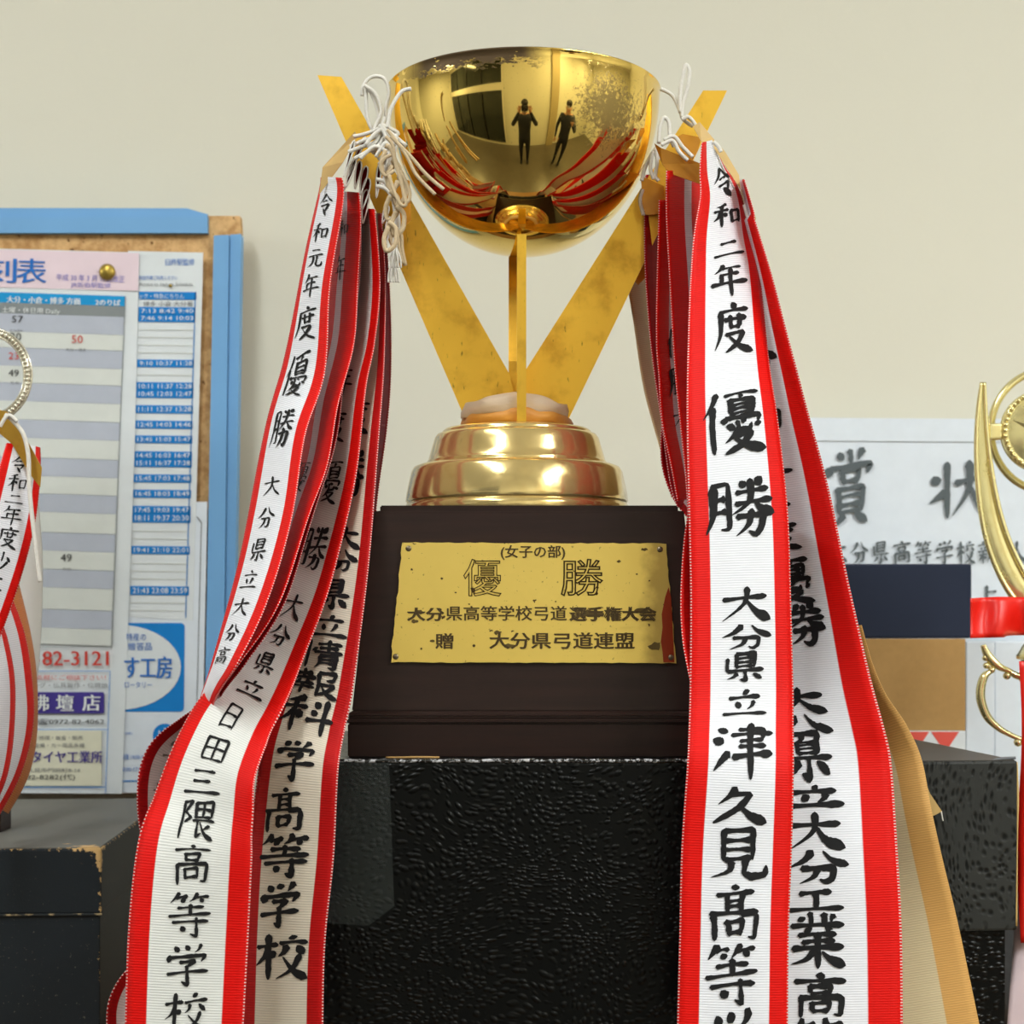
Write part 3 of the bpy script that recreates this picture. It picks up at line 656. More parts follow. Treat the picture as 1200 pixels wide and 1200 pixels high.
def tip(o, pts, d, m, th=.0006, name='tip'):
    ds = d if isinstance(d, (list, tuple)) else [d]*len(pts)
    return child(prism([P(x, y, q) for (x, y), q in zip(pts, ds)], Vector((0, th, 0))), name, m, o)
def fold(o, x, y, h, w, ang, d, dep=.022, m='rb_red'):
    """teardrop fold of a ribbon seen edge-on: bottom point at (x,y)"""
    k = 16; v, f = [], []; ring = []
    for i in range(k+1):
        t = i/k*2*PI; yy = h*(1-math.cos(t))/2; xx = w/2*math.sin(t)*(.25+.75*yy/h)
        ring.append((x+xx*math.cos(ang)+yy*math.sin(ang), y-yy*math.cos(ang)+xx*math.sin(ang)))
    def strip(d0, d1, sc=1.0):
        v, f = [], []
        for q in ring: v += [P(q[0], q[1], d0), P(q[0], q[1], d1)]
        for i in range(k): f.append((2*i, 2*i+2, 2*i+3, 2*i+1))
        return mesh(v, f, True)
    a = child(strip(d, d+dep), 'folded_end', m, o); sd = a.modifiers.new('thickness', 'SOLIDIFY'); sd.thickness = .0004
    bk = child(mesh([P(q[0], q[1], d+dep*.4) for q in ring[:-1]], [list(range(k))]), 'folded_end', m, o)
    e = tube([P(q[0], q[1], d) for q in ring[:-1]], .0005, 0, 6, closed=True)
    e.transform(Matrix.Translation(-o.location)); b = link('white_edging', e, 'cord'); b.parent = a
def tassel(o, x, y, h, w, d, m='cord'):
    ms = [tube([P(x, y, d), P(x+(i-2)*w/5, y+h*.5, d-.001*(i % 2)), P(x+(i-2)*w/4, y+h, d)], .0006, 8, 6) for i in range(5)]
    ms.append(tube([P(x, y-2, d), P(x, y+2, d)], .0014, 1, 8))
    return child(join(ms), 'tassel', m, o)

# --- left cluster
L1 = ribbon('winner_ribbon', 'outermost left red-and-white ribbon with thin brush lettering hanging from the left brass support', H([
    (208,376,400,.978),(235,372,402,.975),(330,351,388,.965),(430,331,381,.95),(500,311,360,.93),(600,291,345,.90),(700,268,314,.870),(770,249,282,.855),(800,240,263,.868),(820,234,252,.888),(850,228,243,.925)]),
    .0535, -1, 'rb_white', [('令',228,256,.30,.74),('和',262,286,.28,.76),('元',292,316,.28,.74),('年',322,350,.28,.76),('度',360,400,.24,.78),('優',416,468,.24,.72),('勝',482,528,.28,.76),
     ('大',560,584,.30,.70),('分',596,622,.30,.68),('県',632,660,.30,.70),('立',670,693,.28,.70),('大',702,725,.28,.72),('分',733,754,.30,.72),('高',760,780,.30,.72)], seed=1, fat=.19, shear=.22)
tip(L1, [(374,228),(378,196),(416,154),(419,160),(402,190)], [.976,.976,.985,.985,.973], 'tanpaper')
L5 = ribbon('winner_ribbon', 'narrow folded ribbon with wide red edge hanging between the two lettered left ribbons', H([
    (225,398,420,.988),(260,393,422,.985),(330,385,419,.98),(400,378,416,.97),(470,362,398,.95),(540,352,386,.93),(600,335,364,.91),(700,300,331,.880),(770,262,286,.868),(800,247,265,.880),(820,238,254,.898),(845,230,243,.93)]),
    .055, -1, 'rb_redwide', [('和',258,280,.3,.7),('年',300,330,.3,.7),('優',545,580,.1,.6)], seed=2, fat=.15)
L6 = ribbon('winner_ribbon', 'thin crimson ribbon edge tucked behind the narrow folded left ribbon', H([
    (240,406,424,.992),(330,394,422,.985),(440,380,404,.968),(520,368,394,.945),(600,344,368,.918),(700,308,336,.888),(770,272,293,.876),(800,254,271,.887),(820,243,258,.905),(845,233,246,.935)]),
    .055, -1, 'rb_dark', seed=3)
L2 = ribbon('winner_ribbon', 'broad front left ribbon of silvery white with red edges and thin black school lettering', H([
    (245,418,440,.99),(330,412,446,.98),(400,404,440,.970),(450,388,431,.96),(550,364,419,.94),(650,330,397,.925),(700,310,383,.912),(750,284,364,.898),(780,266,353,.886),(800,255,345,.876),(820,242,338,.867),(850,217,324,.855),
    (900,194,304,.842),(950,176,299,.835),(1000,160,296,.828),(1100,150,291,.825),(1215,146,285,.822)]),
    .0570, -1, 'rb_grey', [('年',432,468,.28,.72),('度',482,520,.28,.72),('優',540,590,.34,.78),('勝',616,668,.36,.82),('大',696,727,.42,.74),('分',732,757,.40,.74),('県',766,791,.38,.72),('立',800,820,.34,.74),
     ('日',832,858,.36,.64),('田',868,896,.34,.66),('三',903,934,.30,.68),('隈',940,986,.32,.66),('高',990,1038,.34,.67),('等',1045,1098,.33,.70),('学',1106,1155,.33,.70),('校',1161,1206,.34,.70)], seed=4, fat=.21, shear=.06)
L3 = ribbon('winner_ribbon', 'ivory ribbon with crimson edges and heavy brush lettering behind the broad left ribbon', H([
    (250,432,448,1.0),(330,428,452,.985),(420,418,450,.965),(500,405,445,.945),(600,385,438,.925),(700,364,428,.900),(800,334,416,.882),(850,316,406,.872),(900,304,397,.860),(1000,292,391,.857),(1100,287,382,.855),(1215,282,379,.852)]),
    .049, -1, 'rb_cream', [('度',470,510,.2,.8),('勝',530,585,.2,.8),('大',618,645,.2,.84),('分',645,672,.2,.84),('県',680,716,.16,.8),('立',722,750,.2,.84),('情',752,786,.12,.82),('報',788,818,.12,.84),('科',820,862,.12,.86),
      ('学',872,916,.22,.74),('髙',924,976,.17,.66),('等',978,1028,.16,.76),('学',1034,1088,.20,.70),('校',1094,1148,.18,.84)], seed=5, fat=.28, shear=.08)
L4 = ribbon('winner_ribbon', 'dark crimson turned ribbon at the right of the left cluster beside the brass support', H([
    (262,440,451,1.02),(330,443,456,1.01),(430,444,458,1.0),(500,440,454,.99),(580,430,443,.985),(640,424,437,.97)]), .045, -1, 'rb_dark', seed=6)
L7 = ribbon('winner_ribbon', 'looped ribbon end showing its pinkish reverse and faded lettering left of the broad ribbon', [
    (246,832,20,.925),(222,856,34,.915),(194,888,46,.905),(185,930,48,.90),(190,985,46,.90),(215,1040,46,.895)], .05, 1, 'rb_back',
    [('学',858,900,.3,.7),('校',915,955,.3,.7)], seed=7, ink='inkfade')
L8 = ribbon('winner_ribbon', 'dark red ribbon end curling out below the broad left ribbon by the navy box', [
    (185,1130,30,.89),(160,1150,34,.88),(146,1180,38,.875),(146,1215,40,.875)], .045, 1, 'rb_back', seed=8)
folds = [(L5,403,207,44,6,.28),(L5,404,222,38,8,.34),(L5,407,208,52,6,.42),(L5,416,221,33,9,.18),(L2,422,228,34,10,.22),(L2,424,246,38,12,.2),(L2,425,262,40,11,.12),(L3,441,232,40,7,.1),(L3,452,286,32,8,.15),(L4,448,262,22,8,.3)]
for k, (o, x, y, h, w, a) in enumerate(folds): fold(o, x, y, h, w, a, .955+k*.002, .02, 'rb_dark' if k % 2 else 'rb_red')
for o, pts, d in [(L1, [(414,160),(428,157),(445,150),(452,138)], .96), (L1, [(410,172),(425,165),(440,160),(450,148)], .957),
    (L5, [(408,178),(424,172),(440,166),(450,150)], .955), (L5, [(415,186),(430,178),(444,170),(452,156)], .952), (L5, [(422,186),(438,172),(450,176),(456,182)], .95),
    (L2, [(441,210),(452,214),(460,230),(464,262),(462,285)], .945), (L2, [(441,218),(455,224),(466,250),(467,275)], .943), (L2, [(444,190),(452,200),(448,218),(455,214)], .95),
    (L1, [(446,160),(443,130),(432,104),(429,112),(431,140),(440,158)], .965), (L1, [(427,100),(440,110),(447,130),(440,148),(436,160)], .962),
    (L5, [(455,165),(452,130),(456,108),(450,92),(436,90),(426,100),(424,112)], .965), (L5, [(454,150),(458,128),(470,108),(482,104)], .93),
    (L3, [(452,160),(460,170),(463,190),(470,214),(476,238),(470,240),(462,225),(456,205)], .93), (L3, [(456,170),(468,200),(474,232),(478,236),(480,225),(470,200)], .93),
    (L3, [(458,160),(480,182),(500,205),(520,222)], .925), (L3, [(454,152),(475,180),(488,205),(510,228)], .925), (L3, [(462,180),(450,186),(446,196),(452,206),(462,200)], .94)]:
    cord(o, pts, d, .0011 if o != L3 else .0010, 'cord' if o != L3 else 'cordtan', 28)
for k in range(10):
    x = 428+k*3.1; o = (L5, L2, L3)[k % 3]
    cord(o, [(x, 170+k*3.5), (x+10, 158+(k*7) % 18), (x+20-(k % 3)*5, 150+(k*5) % 24), (446, 146)], .95+.002*(k % 4), .0011, 'cord', 16)
for k in range(6):      # aged knots gathered against the bowl
    x = 452+(k*7) % 16; y = 170+k*18
    cord(L3, [(x, y), (x+9, y+8), (x+8, y+26), (x-2, y+34), (x-5, y+20), (x, y+6)], .945-.002*k, .0013, 'cordtan', 20)
tassel(L2, 463, 288, 26, 14, .943); tassel(L3, 461, 305, 26, 12, .95)
for i in range(4): cord(L3, [(455+i*3, 262), (458+i*4, 276), (462+i*3, 292), (466+i*3, 305+i*2)], .948, .0012, 'cordtan', 12)
tip(L3, [(466,205),(480,212),(482,258),(474,266),(462,240)], .952, 'amber')

# --- right cluster
R1 = ribbon('winner_ribbon', 'front right bright white ribbon with red edges and the biggest brush lettering', H([
    (166,822,834,.955),(200,819,850,.95),(232,819,868,.945),(280,812,880,.935),(330,809,892,.925),(430,805,902,.905),(500,805,912,.893),(600,807,923,.885),(700,809,927,.88),(800,808,930,.875),(850,807,930,.868),
    (900,805,930,.858),(1000,798,928,.856),(1100,796,924,.854),(1215,793,923,.852)]), .0560, 1, 'rb_white',
    [('令',200,236,.26,.82),('和',240,270,.24,.80),('二',284,306,.27,.78),('年',312,350,.25,.76),('度',358,416,.27,.78),('優',462,532,.14,.82),('勝',563,630,.14,.84),('大',688,730,.26,.78),('分',732,762,.26,.78),
     ('県',764,800,.27,.72),('立',808,842,.29,.72),('津',852,912,.20,.80),('久',922,966,.22,.76),('見',970,1030,.22,.78),('髙',1036,1102,.24,.73),('等',1106,1178,.23,.71),('学',1184,1240,.23,.72)],
    seed=21, fat=.27, shear=.05, bow=.003)
tip(R1, [(812,148),(820,143),(834,160),(850,178),(866,205),(868,222),(833,168),(822,166)], [.955,.955,.956,.957,.957,.955,.954,.954], 'tanpaper')
R2 = ribbon('winner_ribbon', 'wide white ribbon with broad red right edge, second from right', H([
    (212,850,872,.985),(260,856,886,.975),(330,862,907,.965),(430,862,934,.955),(500,860,951,.948),(600,862,977,.94),(700,868,998,.932),(800,862,1021,.922),(860,856,1037,.912),(900,852,1045,.905),(1000,852,1052,.895),(1100,854,1057,.89),(1215,856,1058,.885)]),
    .086, -1, 'rb_wide', [('令',400,440,.2,.8),('和',470,515,.2,.7),('二',530,560,.2,.7),('年',566,606,.2,.62),('度',612,644,.2,.68),('優',655,706,.22,.72),('勝',708,757,.26,.76),
     ('大',806,840,.28,.68),('分',838,876,.28,.68),('県',870,918,.32,.66),('立',922,948,.34,.70),('大',952,998,.34,.70),('分',996,1036,.34,.72),('工',1043,1068,.34,.68),('業',1070,1134,.34,.68),('高',1140,1192,.36,.68),('等',1194,1240,.34,.68)],
     seed=22, fat=.29, shear=-.04)
tip(R2, [(868,222),(876,224),(886,256),(884,262),(872,240)], .972, 'tanpaper')
tassel(R2, 894, 306, 18, 14, .955); cord(R2, [(872,240),(878,262),(886,288),(894,306)], .957, .0009)
R3 = ribbon('winner_ribbon', 'tan-edged cream ribbon with frayed notch hanging furthest right over the charcoal box', H([
    (740,930,1012,.965),(790,935,1027,.96),(830,945,1045,.955),(870,950,1070,.95),(905,955,1084,.945),(960,965,1094,.935),(1020,972,1107,.93),(1100,980,1126,.925),(1215,990,1150,.92)]), .0660, -1, 'rb_tan', seed=23)
tip(R3, [(1080,905),(1090,930),(1104,951),(1094,956),(1088,957)], .934, 'tanpaper', name='frayed_edge')
cord(R3, [(1103,951),(1104,957),(1105,962)], .9335, .0004, name='loose_thread', n=6)
R4 = ribbon('winner_ribbon', 'broad red-edged ribbon under the larger glossy amber tip, right of the cup', H([
    (200,782,822,.985),(260,781,822,.98),(330,784,826,.972),(430,790,836,.96),(500,797,846,.95),(560,803,852,.94),(640,808,856,.925)]), .055, 1, 'rb_redwide', seed=24)
tip(R4, [(767,168),(774,173),(822,192),(822,216),(784,203),(776,192)], [.968,.964,.966,.966,.966,.966], 'amber')
R5 = ribbon('winner_ribbon', 'ribbon with dark lettering between red edges, hanging behind the amber-tipped ribbon', H([
    (235,772,810,1.0),(330,769,808,.99),(400,768,808,.98),(440,771,812,.975),(490,775,815,.968),(540,785,822,.962),(585,793,826,.955)]), .052, 1, 'rb_redmid',
    [('優',384,420,.22,.8),('勝',430,468,.2,.8),('大',480,500,.24,.7)], seed=25, fat=.24)
R6 = ribbon('winner_ribbon', 'crimson ribbon with amber tip hanging closest to the bowl on the right', H([
    (205,756,790,1.02),(250,755,790,1.015),(330,757,790,1.005),(400,763,795,.995),(480,774,803,.985),(560,784,812,.975),(592,793,818,.97)]), .05, 1, 'rb_red', seed=26)
tip(R6, [(751,205),(756,208),(778,218),(779,250),(757,252),(753,240)], .992, 'amber')
R7 = ribbon('winner_ribbon', 'plain beige ribbon hanging at the left of the right cluster beside the brass support', H([
    (290,730,765,1.04),(330,735,768,1.035),(370,741,770,1.03),(450,753,782,1.02),(530,774,800,1.0),(580,786,812,.985)]), .05, 1, ribmat('beige_ribbon', (206,180,138), (204,178,138), .1, stitch=False), seed=27)
tip(R7, [(736,292),(754,290),(757,325),(748,334),(740,326)], 1.012, 'amber')
R8 = ribbon('winner_ribbon', 'ribbon loop showing white reverse with faint lettering above the right end of the plinth', [
    (790,478,22,.985),(787,510,24,.98),(789,545,26,.975),(800,578,26,.97),(815,600,24,.965)], .04, 1, 'rb_back', [('高',500,530,.2,.8),('等',540,575,.2,.8)], seed=28, ink='inkfade')
R9 = ribbon('winner_ribbon', 'slim red-edged ribbon bulging left from under the big right ribbon beside the plaque', H([
    (590,808,850,.895),(640,800,850,.892),(700,797,850,.889),(750,800,850,.886),(800,809,850,.883)]), .04, 1, 'rb_white', seed=29)
for o, pts, d in [(R1, [(774,104),(788,112),(797,130),(801,140),(812,148)], .975), (R1, [(797,132),(797,110),(801,86),(804,76),(808,84),(806,102),(800,122),(799,138)], .973), (R1, [(799,140),(806,137),(812,142),(818,152)], .972),
    (R4, [(772,168),(773,150),(778,138),(784,144),(785,160),(790,172)], .96), (R4, [(778,164),(790,160),(800,172),(812,184)], .958), (R4, [(775,170),(788,165),(796,178),(806,188)], .956), (R6, [(752,212),(756,196),(763,182),(770,172)], .975), (R6, [(753,222),(750,235),(754,252)], .985), (R5, [(768,175),(770,190),(768,206),(772,212)], .972), (R5, [(765,178),(762,196),(766,210)], .972),
    (R1, [(836,166),(842,172),(845,178)], .95)]:
    cord(o, pts, d, .0011)
tip(R2, [(794,160),(800,157),(822,161),(818,176),(812,187),(802,184)], .985, 'amber', name='amber_tip')

# ------------------------------------------------------------------ cork board and papers (board hangs on the wall)
BD = 1.385
bd = empty('cork_board', P(100, 930, BD), 'cork notice board with pale blue frame hanging on the wall', 'notice board')
link('cork_panel', prism([P(-420,252,BD), P(281,253,BD), P(282,268,BD), P(270,930,BD), P(-420,930,BD)], Vector((0,.012,0))), 'cork', bd)
link('frame_rail', prism([P(-420,256,BD-.006), P(243,253,BD-.006), P(243,273,BD-.006), P(-420,273,BD-.006)], Vector((0,.016,0))), 'blue', bd)
link('frame_rail', prism([P(-420,243,BD-.002), P(219,244,BD-.002), P(243,251,BD-.002), P(243,256,BD-.002), P(-420,255,BD-.002)], Vector((0,.014,0))), 'blue', bd)
link('frame_rail', prism([P(250.5,276,BD-.006), P(268,275,BD-.006), P(260,930,BD-.006), P(238,930,BD-.006)], Vector((0,.016,0))), 'blue', bd)
link('frame_rail', prism([P(269.5,275,BD-.002), P(282.5,274,BD-.002), P(271,930,BD-.002), P(261.5,930,BD-.002)], Vector((0,.014,0))), 'blue', bd)
RT = .03
po2 = empty('paper_sheet', P(190, 725, BD), 'train timetable sheet with bright blue time rows at the right of the board', 'poster')
D2 = BD-.0068
link('sheet', prism([P(150,294,D2), P(238,296,D2), P(237,340,D2), P(226,727,D2), P(138,722,D2)], Vector((0,.0004,0))), 'paper', po2)
quad(163,342,230,351,D2-.0006,'pblue',po2,'printed_band',.01); textbox('ック・特急にちりん',163,344,216,350,D2-.001,'whitetext',po2)
textbox('臼杵駅監修',194,303,228,311,D2-.0006,'ptext',po2); textbox('博多 小倉 大分着',168,353,226,359,D2-.0006,'greytext',po2)
textbox('特急列車ご利用ください',163,323,208,328,D2-.0006,'ptext',po2); textbox('Access to Hakata Schedule',163,331,226,335,D2-.0006,'greytext',po2)
rows = [(360,368.5,'7:13 8:42 9:40'),(368.5,377,'7:46 9:14 10:03'),(421.5,430,'9:10 10:37 11:28'),(448,457,'10:11 11:37 12:28'),(457,466,'10:45 12:03 12:47'),(475,484,'11:11 12:37 13:28'),(493,502,'12:45 14:03 14:46'),(510.5,519,'13:45 15:03 15:47'),
  (529,538,'14:45 16:03 16:47'),(538,547,'15:11 16:37 17:28'),(556,565,'15:45 17:03 17:48'),(574,583,'16:45 18:03 18:49'),(593,602,'17:45 19:03 19:47'),(602,612,'18:11 19:37 20:30'),(640,649,'19:41 21:10 22:01'),(687,697,'21:43 23:08 23:59')]
def off(y): return -.03*(y-342)
for a, b, s in rows:
    quad(163+off(a),a,229+off(a)*.75,b+.4,D2-.0006,'pblue',po2,'printed_band',.01); textbox(s,166+off(a),a+1.8,227+off(a)*.75,b-1.8,D2-.001,'whitetext',po2)
for a in (386,395,404,413,439,622,631,660,669,678,706,715): quad(163+off(a),a,228+off(a)*.75,a+.8,D2-.0006,'row',po2,'ruled_line',.01)
link('ruled_line', prism([P(228.5,342,D2-.0006),P(229.5,342,D2-.0006),P(218,724,D2-.0006),P(217,724,D2-.0006)], Vector((0,.0002,0))), 'pblue', po2)
# local shop advert sheet underneath
po3 = empty('paper_sheet', P(190, 930, BD), 'advert sheet with blue rounded square and white oval lettering, lower right of the board', 'poster')
D3 = BD-.0064
link('sheet', prism([P(60,587,D3), P(243,588,D3), P(236,929,D3), P(60,929,D3)], Vector((0,.0003,0))), 'paperblue', po3)
link('printed_border', prism([P(231,605,D3-.0004),P(236.5,612,D3-.0004),P(229,905,D3-.0004),P(228.3,905,D3-.0004),P(235.6,613,D3-.0004),P(230.5,606,D3-.0004)], Vector((0,.0001,0))), 'greytext', po3)
def rrect(x0, y0, x1, y1, r, n=6):
    out = []
    for cx, cy, a0 in ((x1-r,y0+r,-PI/2),(x1-r,y1-r,0),(x0+r,y1-r,PI/2),(x0+r,y0+r,PI)):
        for i in range(n+1): a = a0+PI/2*i/n; out.append((cx+r*math.cos(a), cy+r*math.sin(a)))
    return out
link('printed_square', prism([P(x-.01*(y-780),y,D3-.0004) for x,y in rrect(100,730,216,834,5)], Vector((0,.0002,0))), 'pblue', po3)
link('printed_oval', prism([P(138+74*math.cos(a)-.01*50*math.sin(a),782+50*math.sin(a),D3-.0008) for a in [2*PI*i/40 for i in range(40)]], Vector((0,.0002,0))), 'paper', po3)
textbox('特産の',148,742,171,751,D3-.0012,'ptext',po3); textbox('贈答品',150,753,178,762,D3-.0012,'ptext',po3); textbox('す工房',146,769,201,795,D3-.0012,'ptext',po3,fat=.6); textbox('ロータリー',146,799,178,806,D3-.0012,'ptext',po3)
link('printed_disc', prism([P(193+14*math.cos(a),862+14*math.sin(a),D3-.0004) for a in [2*PI*i/30 for i in range(30)]], Vector((0,.0002,0))), 'pblue', po3)
textbox('山',186,853,200,866,D3-.0008,'whitetext',po3); textbox('お気軽に',143,858,156,861,D3-.0006,'ptext',po3); textbox('ぜひ一度',172,873,196,880,D3-.0006,'ptext',po3)
textbox('日曜 14:00-18:00',142,884,176,890,D3-.0006,'ptext',po3); textbox('10:00-17:00',142,899,168,904,D3-.0006,'ptext',po3); quad(141,914.6,170,916,D3-.0006,'pblue',po3,'ruled_line')
# big timetable
po1 = empty('paper_sheet', P(60, 930, BD), 'large train timetable poster with pink header and striped rows above shop adverts', 'poster')
D1 = BD-.0078
link('sheet', prism([P(-260,285,D1), P(60,293,D1-.001), P(163,296,D1), P(158,520,D1-.001), P(149,762,D1), P(143,930,D1), P(-260,928,D1)], Vector((0,.0004,0))), 'paper', po1)
link('printed_header', prism([P(-255,286,D1-.0013),P(163,296.5,D1-.0013),P(162,341,D1-.0013),P(-255,330,D1-.0013)], Vector((0,.0002,0))), 'pink', po1)
E1 = D1-.0016
textbox('刻',-22,302,19,331,E1,'ptext',po1,rot=RT,fat=.6); textbox('表',20,303,54,332,E1,'ptext',po1,rot=RT,fat=.6); textbox('時',-62,301,-26,330,E1,'ptext',po1,rot=RT,fat=.6)
textbox('平成 30 年 3 月 17日改正',66,322,146,330,E1,'lilac',po1,rot=RT); textbox('JR佐伯駅監修',83,331,130,338,E1,'lilac',po1,rot=RT)
link('printed_band', prism([P(-255,334,E1),P(146.5,347,E1),P(146,359,E1),P(-255,346,E1)], Vector((0,.0002,0))), 'cyan', po1)
link('printed_band', prism([P(-255,346,E1),P(146,359,E1),P(145.6,371.5,E1),P(-255,359,E1)], Vector((0,.0002,0))), 'grey', po1)
E2 = E1-.0005
textbox('大分・小倉・博多 方面',8,348,94,356,E2,'whitetext',po1,rot=RT,fat=.3); textbox('2のりば',112,351,141,358,E2,'whitetext',po1,rot=RT,fat=.3); textbox('平日・土曜・休日用 Daily',-22,360,70,368,E2,'whitetext',po1,rot=RT)
gs = [371,411,452,495,539,581,626,669,716,757]
for k, y in enumerate(gs[:-1]):
    xr = 145.6-.038*(y-371); hgt = 21.5 if k < 8 else 22
    link('printed_row', prism([P(-255,y-12.5,E1),P(xr,y+.5,E1),P(xr-.8,y+hgt,E1),P(-255,y+hgt-12.5,E1)], Vector((0,.0002,0))), 'stripe', po1)
    y2 = y+hgt; yn = gs[k+1]
    link('printed_row', prism([P(-255,y2-12.5,E1),P(xr-.8,y2+.3,E1),P(xr-1.6,yn,E1),P(-255,yn-12.5,E1)], Vector((0,.0002,0))), 'row', po1)
link('ruled_line', prism([P(146.5,347,E2),P(147.2,347,E2),P(130.6,759.5,E2),P(129.8,759.5,E2)], Vector((0,.0001,0))), 'grey', po1); quad(-250,757.5,130,758.2,E2,'grey',po1,'ruled_line',.002)
for s, x0, y0, x1, y1, mm in [('57',14,370,27,378,'blacktext'),('臼杵',12,386,27,389,'greytext'),('30',12,390,25,399,'blacktext'),('50',84,393,97,402,'redtext'),('大分・博多',77,408,101,412,'greytext'),('23',10,413,22,421,'redtext'),('49',10,433,22,441,'blacktext'),('佐伯',12,447,22,450,'greytext'),
      ('49',71,649,84,658,'blacktext'),('佐伯',73,665,83,668,'greytext'),('42',-40,520,-27,529,'blacktext')]:
    textbox(s, x0, y0, x1, y1, E2, mm, po1, rot=RT)
textbox('0972-',-38,762.5,46,779.5,E2,'redtext',po1,fat=.5); textbox('82-3121',50,763,127,780,E2,'redtext',po1,fat=.5)
for q in ((-250,786,128,786.8),(-250,854.5,126,855.3),(-250,922,124,923)): quad(*q,E2,'pblue',po1,'ruled_line')
link('ruled_line', prism([P(128.5,786,E2),P(129.3,786,E2),P(124,930,E2),P(123.2,930,E2)], Vector((0,.0001,0))), 'pblue', po1)
textbox('仏事のこと、お気軽にご相談下さい！',-20,791,124,797,E2,'redtext',po1); textbox('仏壇クリーニング・仏具製作・位牌他',-10,800,126,806,E2,'greytext',po1)
link('printed_sign', prism([P(x,y,E2) for x,y in rrect(-60,811,122,836,2)], Vector((0,.0002,0))), 'purple', po1)
for ch, a in (('佛',37),('壇',66),('店',97)): textbox(ch,a,814,a+20,833,E2-.0004,'whitetext',po1,fat=.5)
textbox('☎0972-82-4062',43,842,122,849.5,E2,'blacktext',po1,fat=.2)
quad(-100,856,119,921,E1,'cream',po1,'printed_panel'); textbox('タイヤ・修理・鈑金・販売',20,862,97,867,E2,'greytext',po1); textbox('車検・整備・カー用品各種',20,871,99,876,E2,'greytext',po1)
textbox('タイヤ工業所',37,880,120,894,E2,'purple',po1,fat=.3); textbox('大分県津久見市門前町8-16',0,900,94,905,E2,'greytext',po1); textbox('(0972)82-8282(代)',0,907,88,915,E2,'blacktext',po1)
pn = empty('push_pin', P(126,319,D1-.002), 'round brass push pin holding the timetable poster header', 'pin')
me = lathe([(0,0),(.0060,.0003),(.0066,.0012),(.0050,.0026),(0,.0034)], 28); me.transform(Matrix.Rotation(PI/2, 4, 'X'))
o = link('pin_head', me, 'pin'); o.parent = pn
me = lathe([(0,.0005),(.0006,0),(.0004,-.006),(0,-.008)], 8); me.transform(Matrix.Rotation(PI/2, 4, 'X')); o = link('pin_shaft', me, 'pin'); o.parent = pn
pn2 = empty('push_pin', P(200,335,D2-.001), 'tiny dark pin stuck in the blue-row timetable sheet', 'pin')
me = lathe([(0,0),(.0014,.0003),(.0012,.0016),(0,.0022)], 14); me.transform(Matrix.Rotation(PI/2, 4, 'X')); o = link('pin_head', me, 'pin'); o.parent = pn2

# ------------------------------------------------------------------ certificate, navy case, cardboard behind on the right
CD = 1.40
cf = empty('certificate', P(1060, 940, CD), 'white award certificate sheet with grey brush lettering standing against the wall on the right', 'certificate')
link('sheet', prism([P(880,489,CD), P(1340,492,CD), P(1340,960,CD), P(880,960,CD)], Vector((0,.002,0))), 'paperblue', cf)
link('folded_margin', prism([P(880,489,CD-.0012), P(1340,492,CD-.0012), P(1340,519,CD-.0012), P(880,516,CD-.0012)], Vector((0,.001,0))), 'paperblue', cf)
def brushbox(s, x0, y0, x1, y1, m, fat=.26):
    V, T = brush(s, x1-x0, y1-y0, fat, random.Random(ord(s)), .06)
    return link('lettering', mesh([P(x0+a*(x1-x0), y1-c*(y1-y0), CD-.0018-.00004*q) for a, c, q in V], T), m, cf)
brushbox('賞',966,526,1026,614,'inkgrey'); brushbox('状',1088,540,1160,608,'inkgrey')
for i, ch in enumerate('大分県高等学校新人'): brushbox(ch, 971+i*25+(10 if i == 8 else 0), 634, 993+i*25+(10 if i == 8 else 0), 661, 'inkgrey', fat=.24)
brushbox('上', 1142, 686, 1172, 704, 'inkgrey')
nv = empty('certificate_case', P(1060, 748, 1.33), 'closed navy cloth certificate case standing in front of the certificate', 'case')
link('cover', box(P(940,0,1.33).x, P(1137,0,1.33).x, .325, .338, P(0,748,1.33).z, P(0,661,1.33).z, .002), 'navycase', nv)
link('cover', box(P(942,0,1.33).x, P(1136.5,0,1.33).x, .342, .352, P(0,748,1.33).z, P(0,662,1.33).z, .002), 'navycase', nv)
link('inner_sheets', box(P(945,0,1.33).x, P(1133,0,1.33).x, .338, .342, P(0,747,1.33).z, P(0,664,1.33).z), 'paper', nv)
cbx = empty('cardboard_folder', P(1060, 855, 1.33), 'plain brown cardboard folder beneath the navy case', 'folder')
link('front_panel', box(P(930,0,1.325).x, P(1130.5,0,1.325).x, .322, .326, P(0,856,1.325).z, P(0,748.5,1.325).z, .0008), 'card', cbx)
link('back_panel', box(P(930,0,1.345).x, P(1129,0,1.345).x, .345, .349, P(0,856,1.345).z, P(0,748.5,1.345).z, .0008), 'card', cbx)
link('spine', box(P(1128.5,0,1.333).x-.003, P(1128.5,0,1.333).x, .326, .345, P(0,856,1.333).z, P(0,748.5,1.333).z), 'card', cbx)
fg = empty('patterned_box', P(1050, 1000, 1.33), 'white box with red triangle pattern supporting the cardboard folder', 'box')
link('box_body', box(P(930,0,1.32).x, P(1131,0,1.32).x, .318, .372, TZ, P(0,856.5,1.32).z, .001), 'paper', fg)
for i in range(5):
    x = 951+i*35
    link('printed_triangle', prism([P(x,857.5,1.3178), P(x+33,857.5,1.3178), P(x+16.5,882,1.3178)], Vector((0,.0003,0))), 'flag', fg)
pb = empty('white_board', P(1160, 1000, 1.375), 'white upright panel with a vertical joint behind the small right-hand cup', 'panel')
link('panel', box(P(1131,0,1.375).x, P(1164.5,0,1.375).x, .372, .380, TZ, P(0,752,1.375).z, .001), 'paperblue', pb)
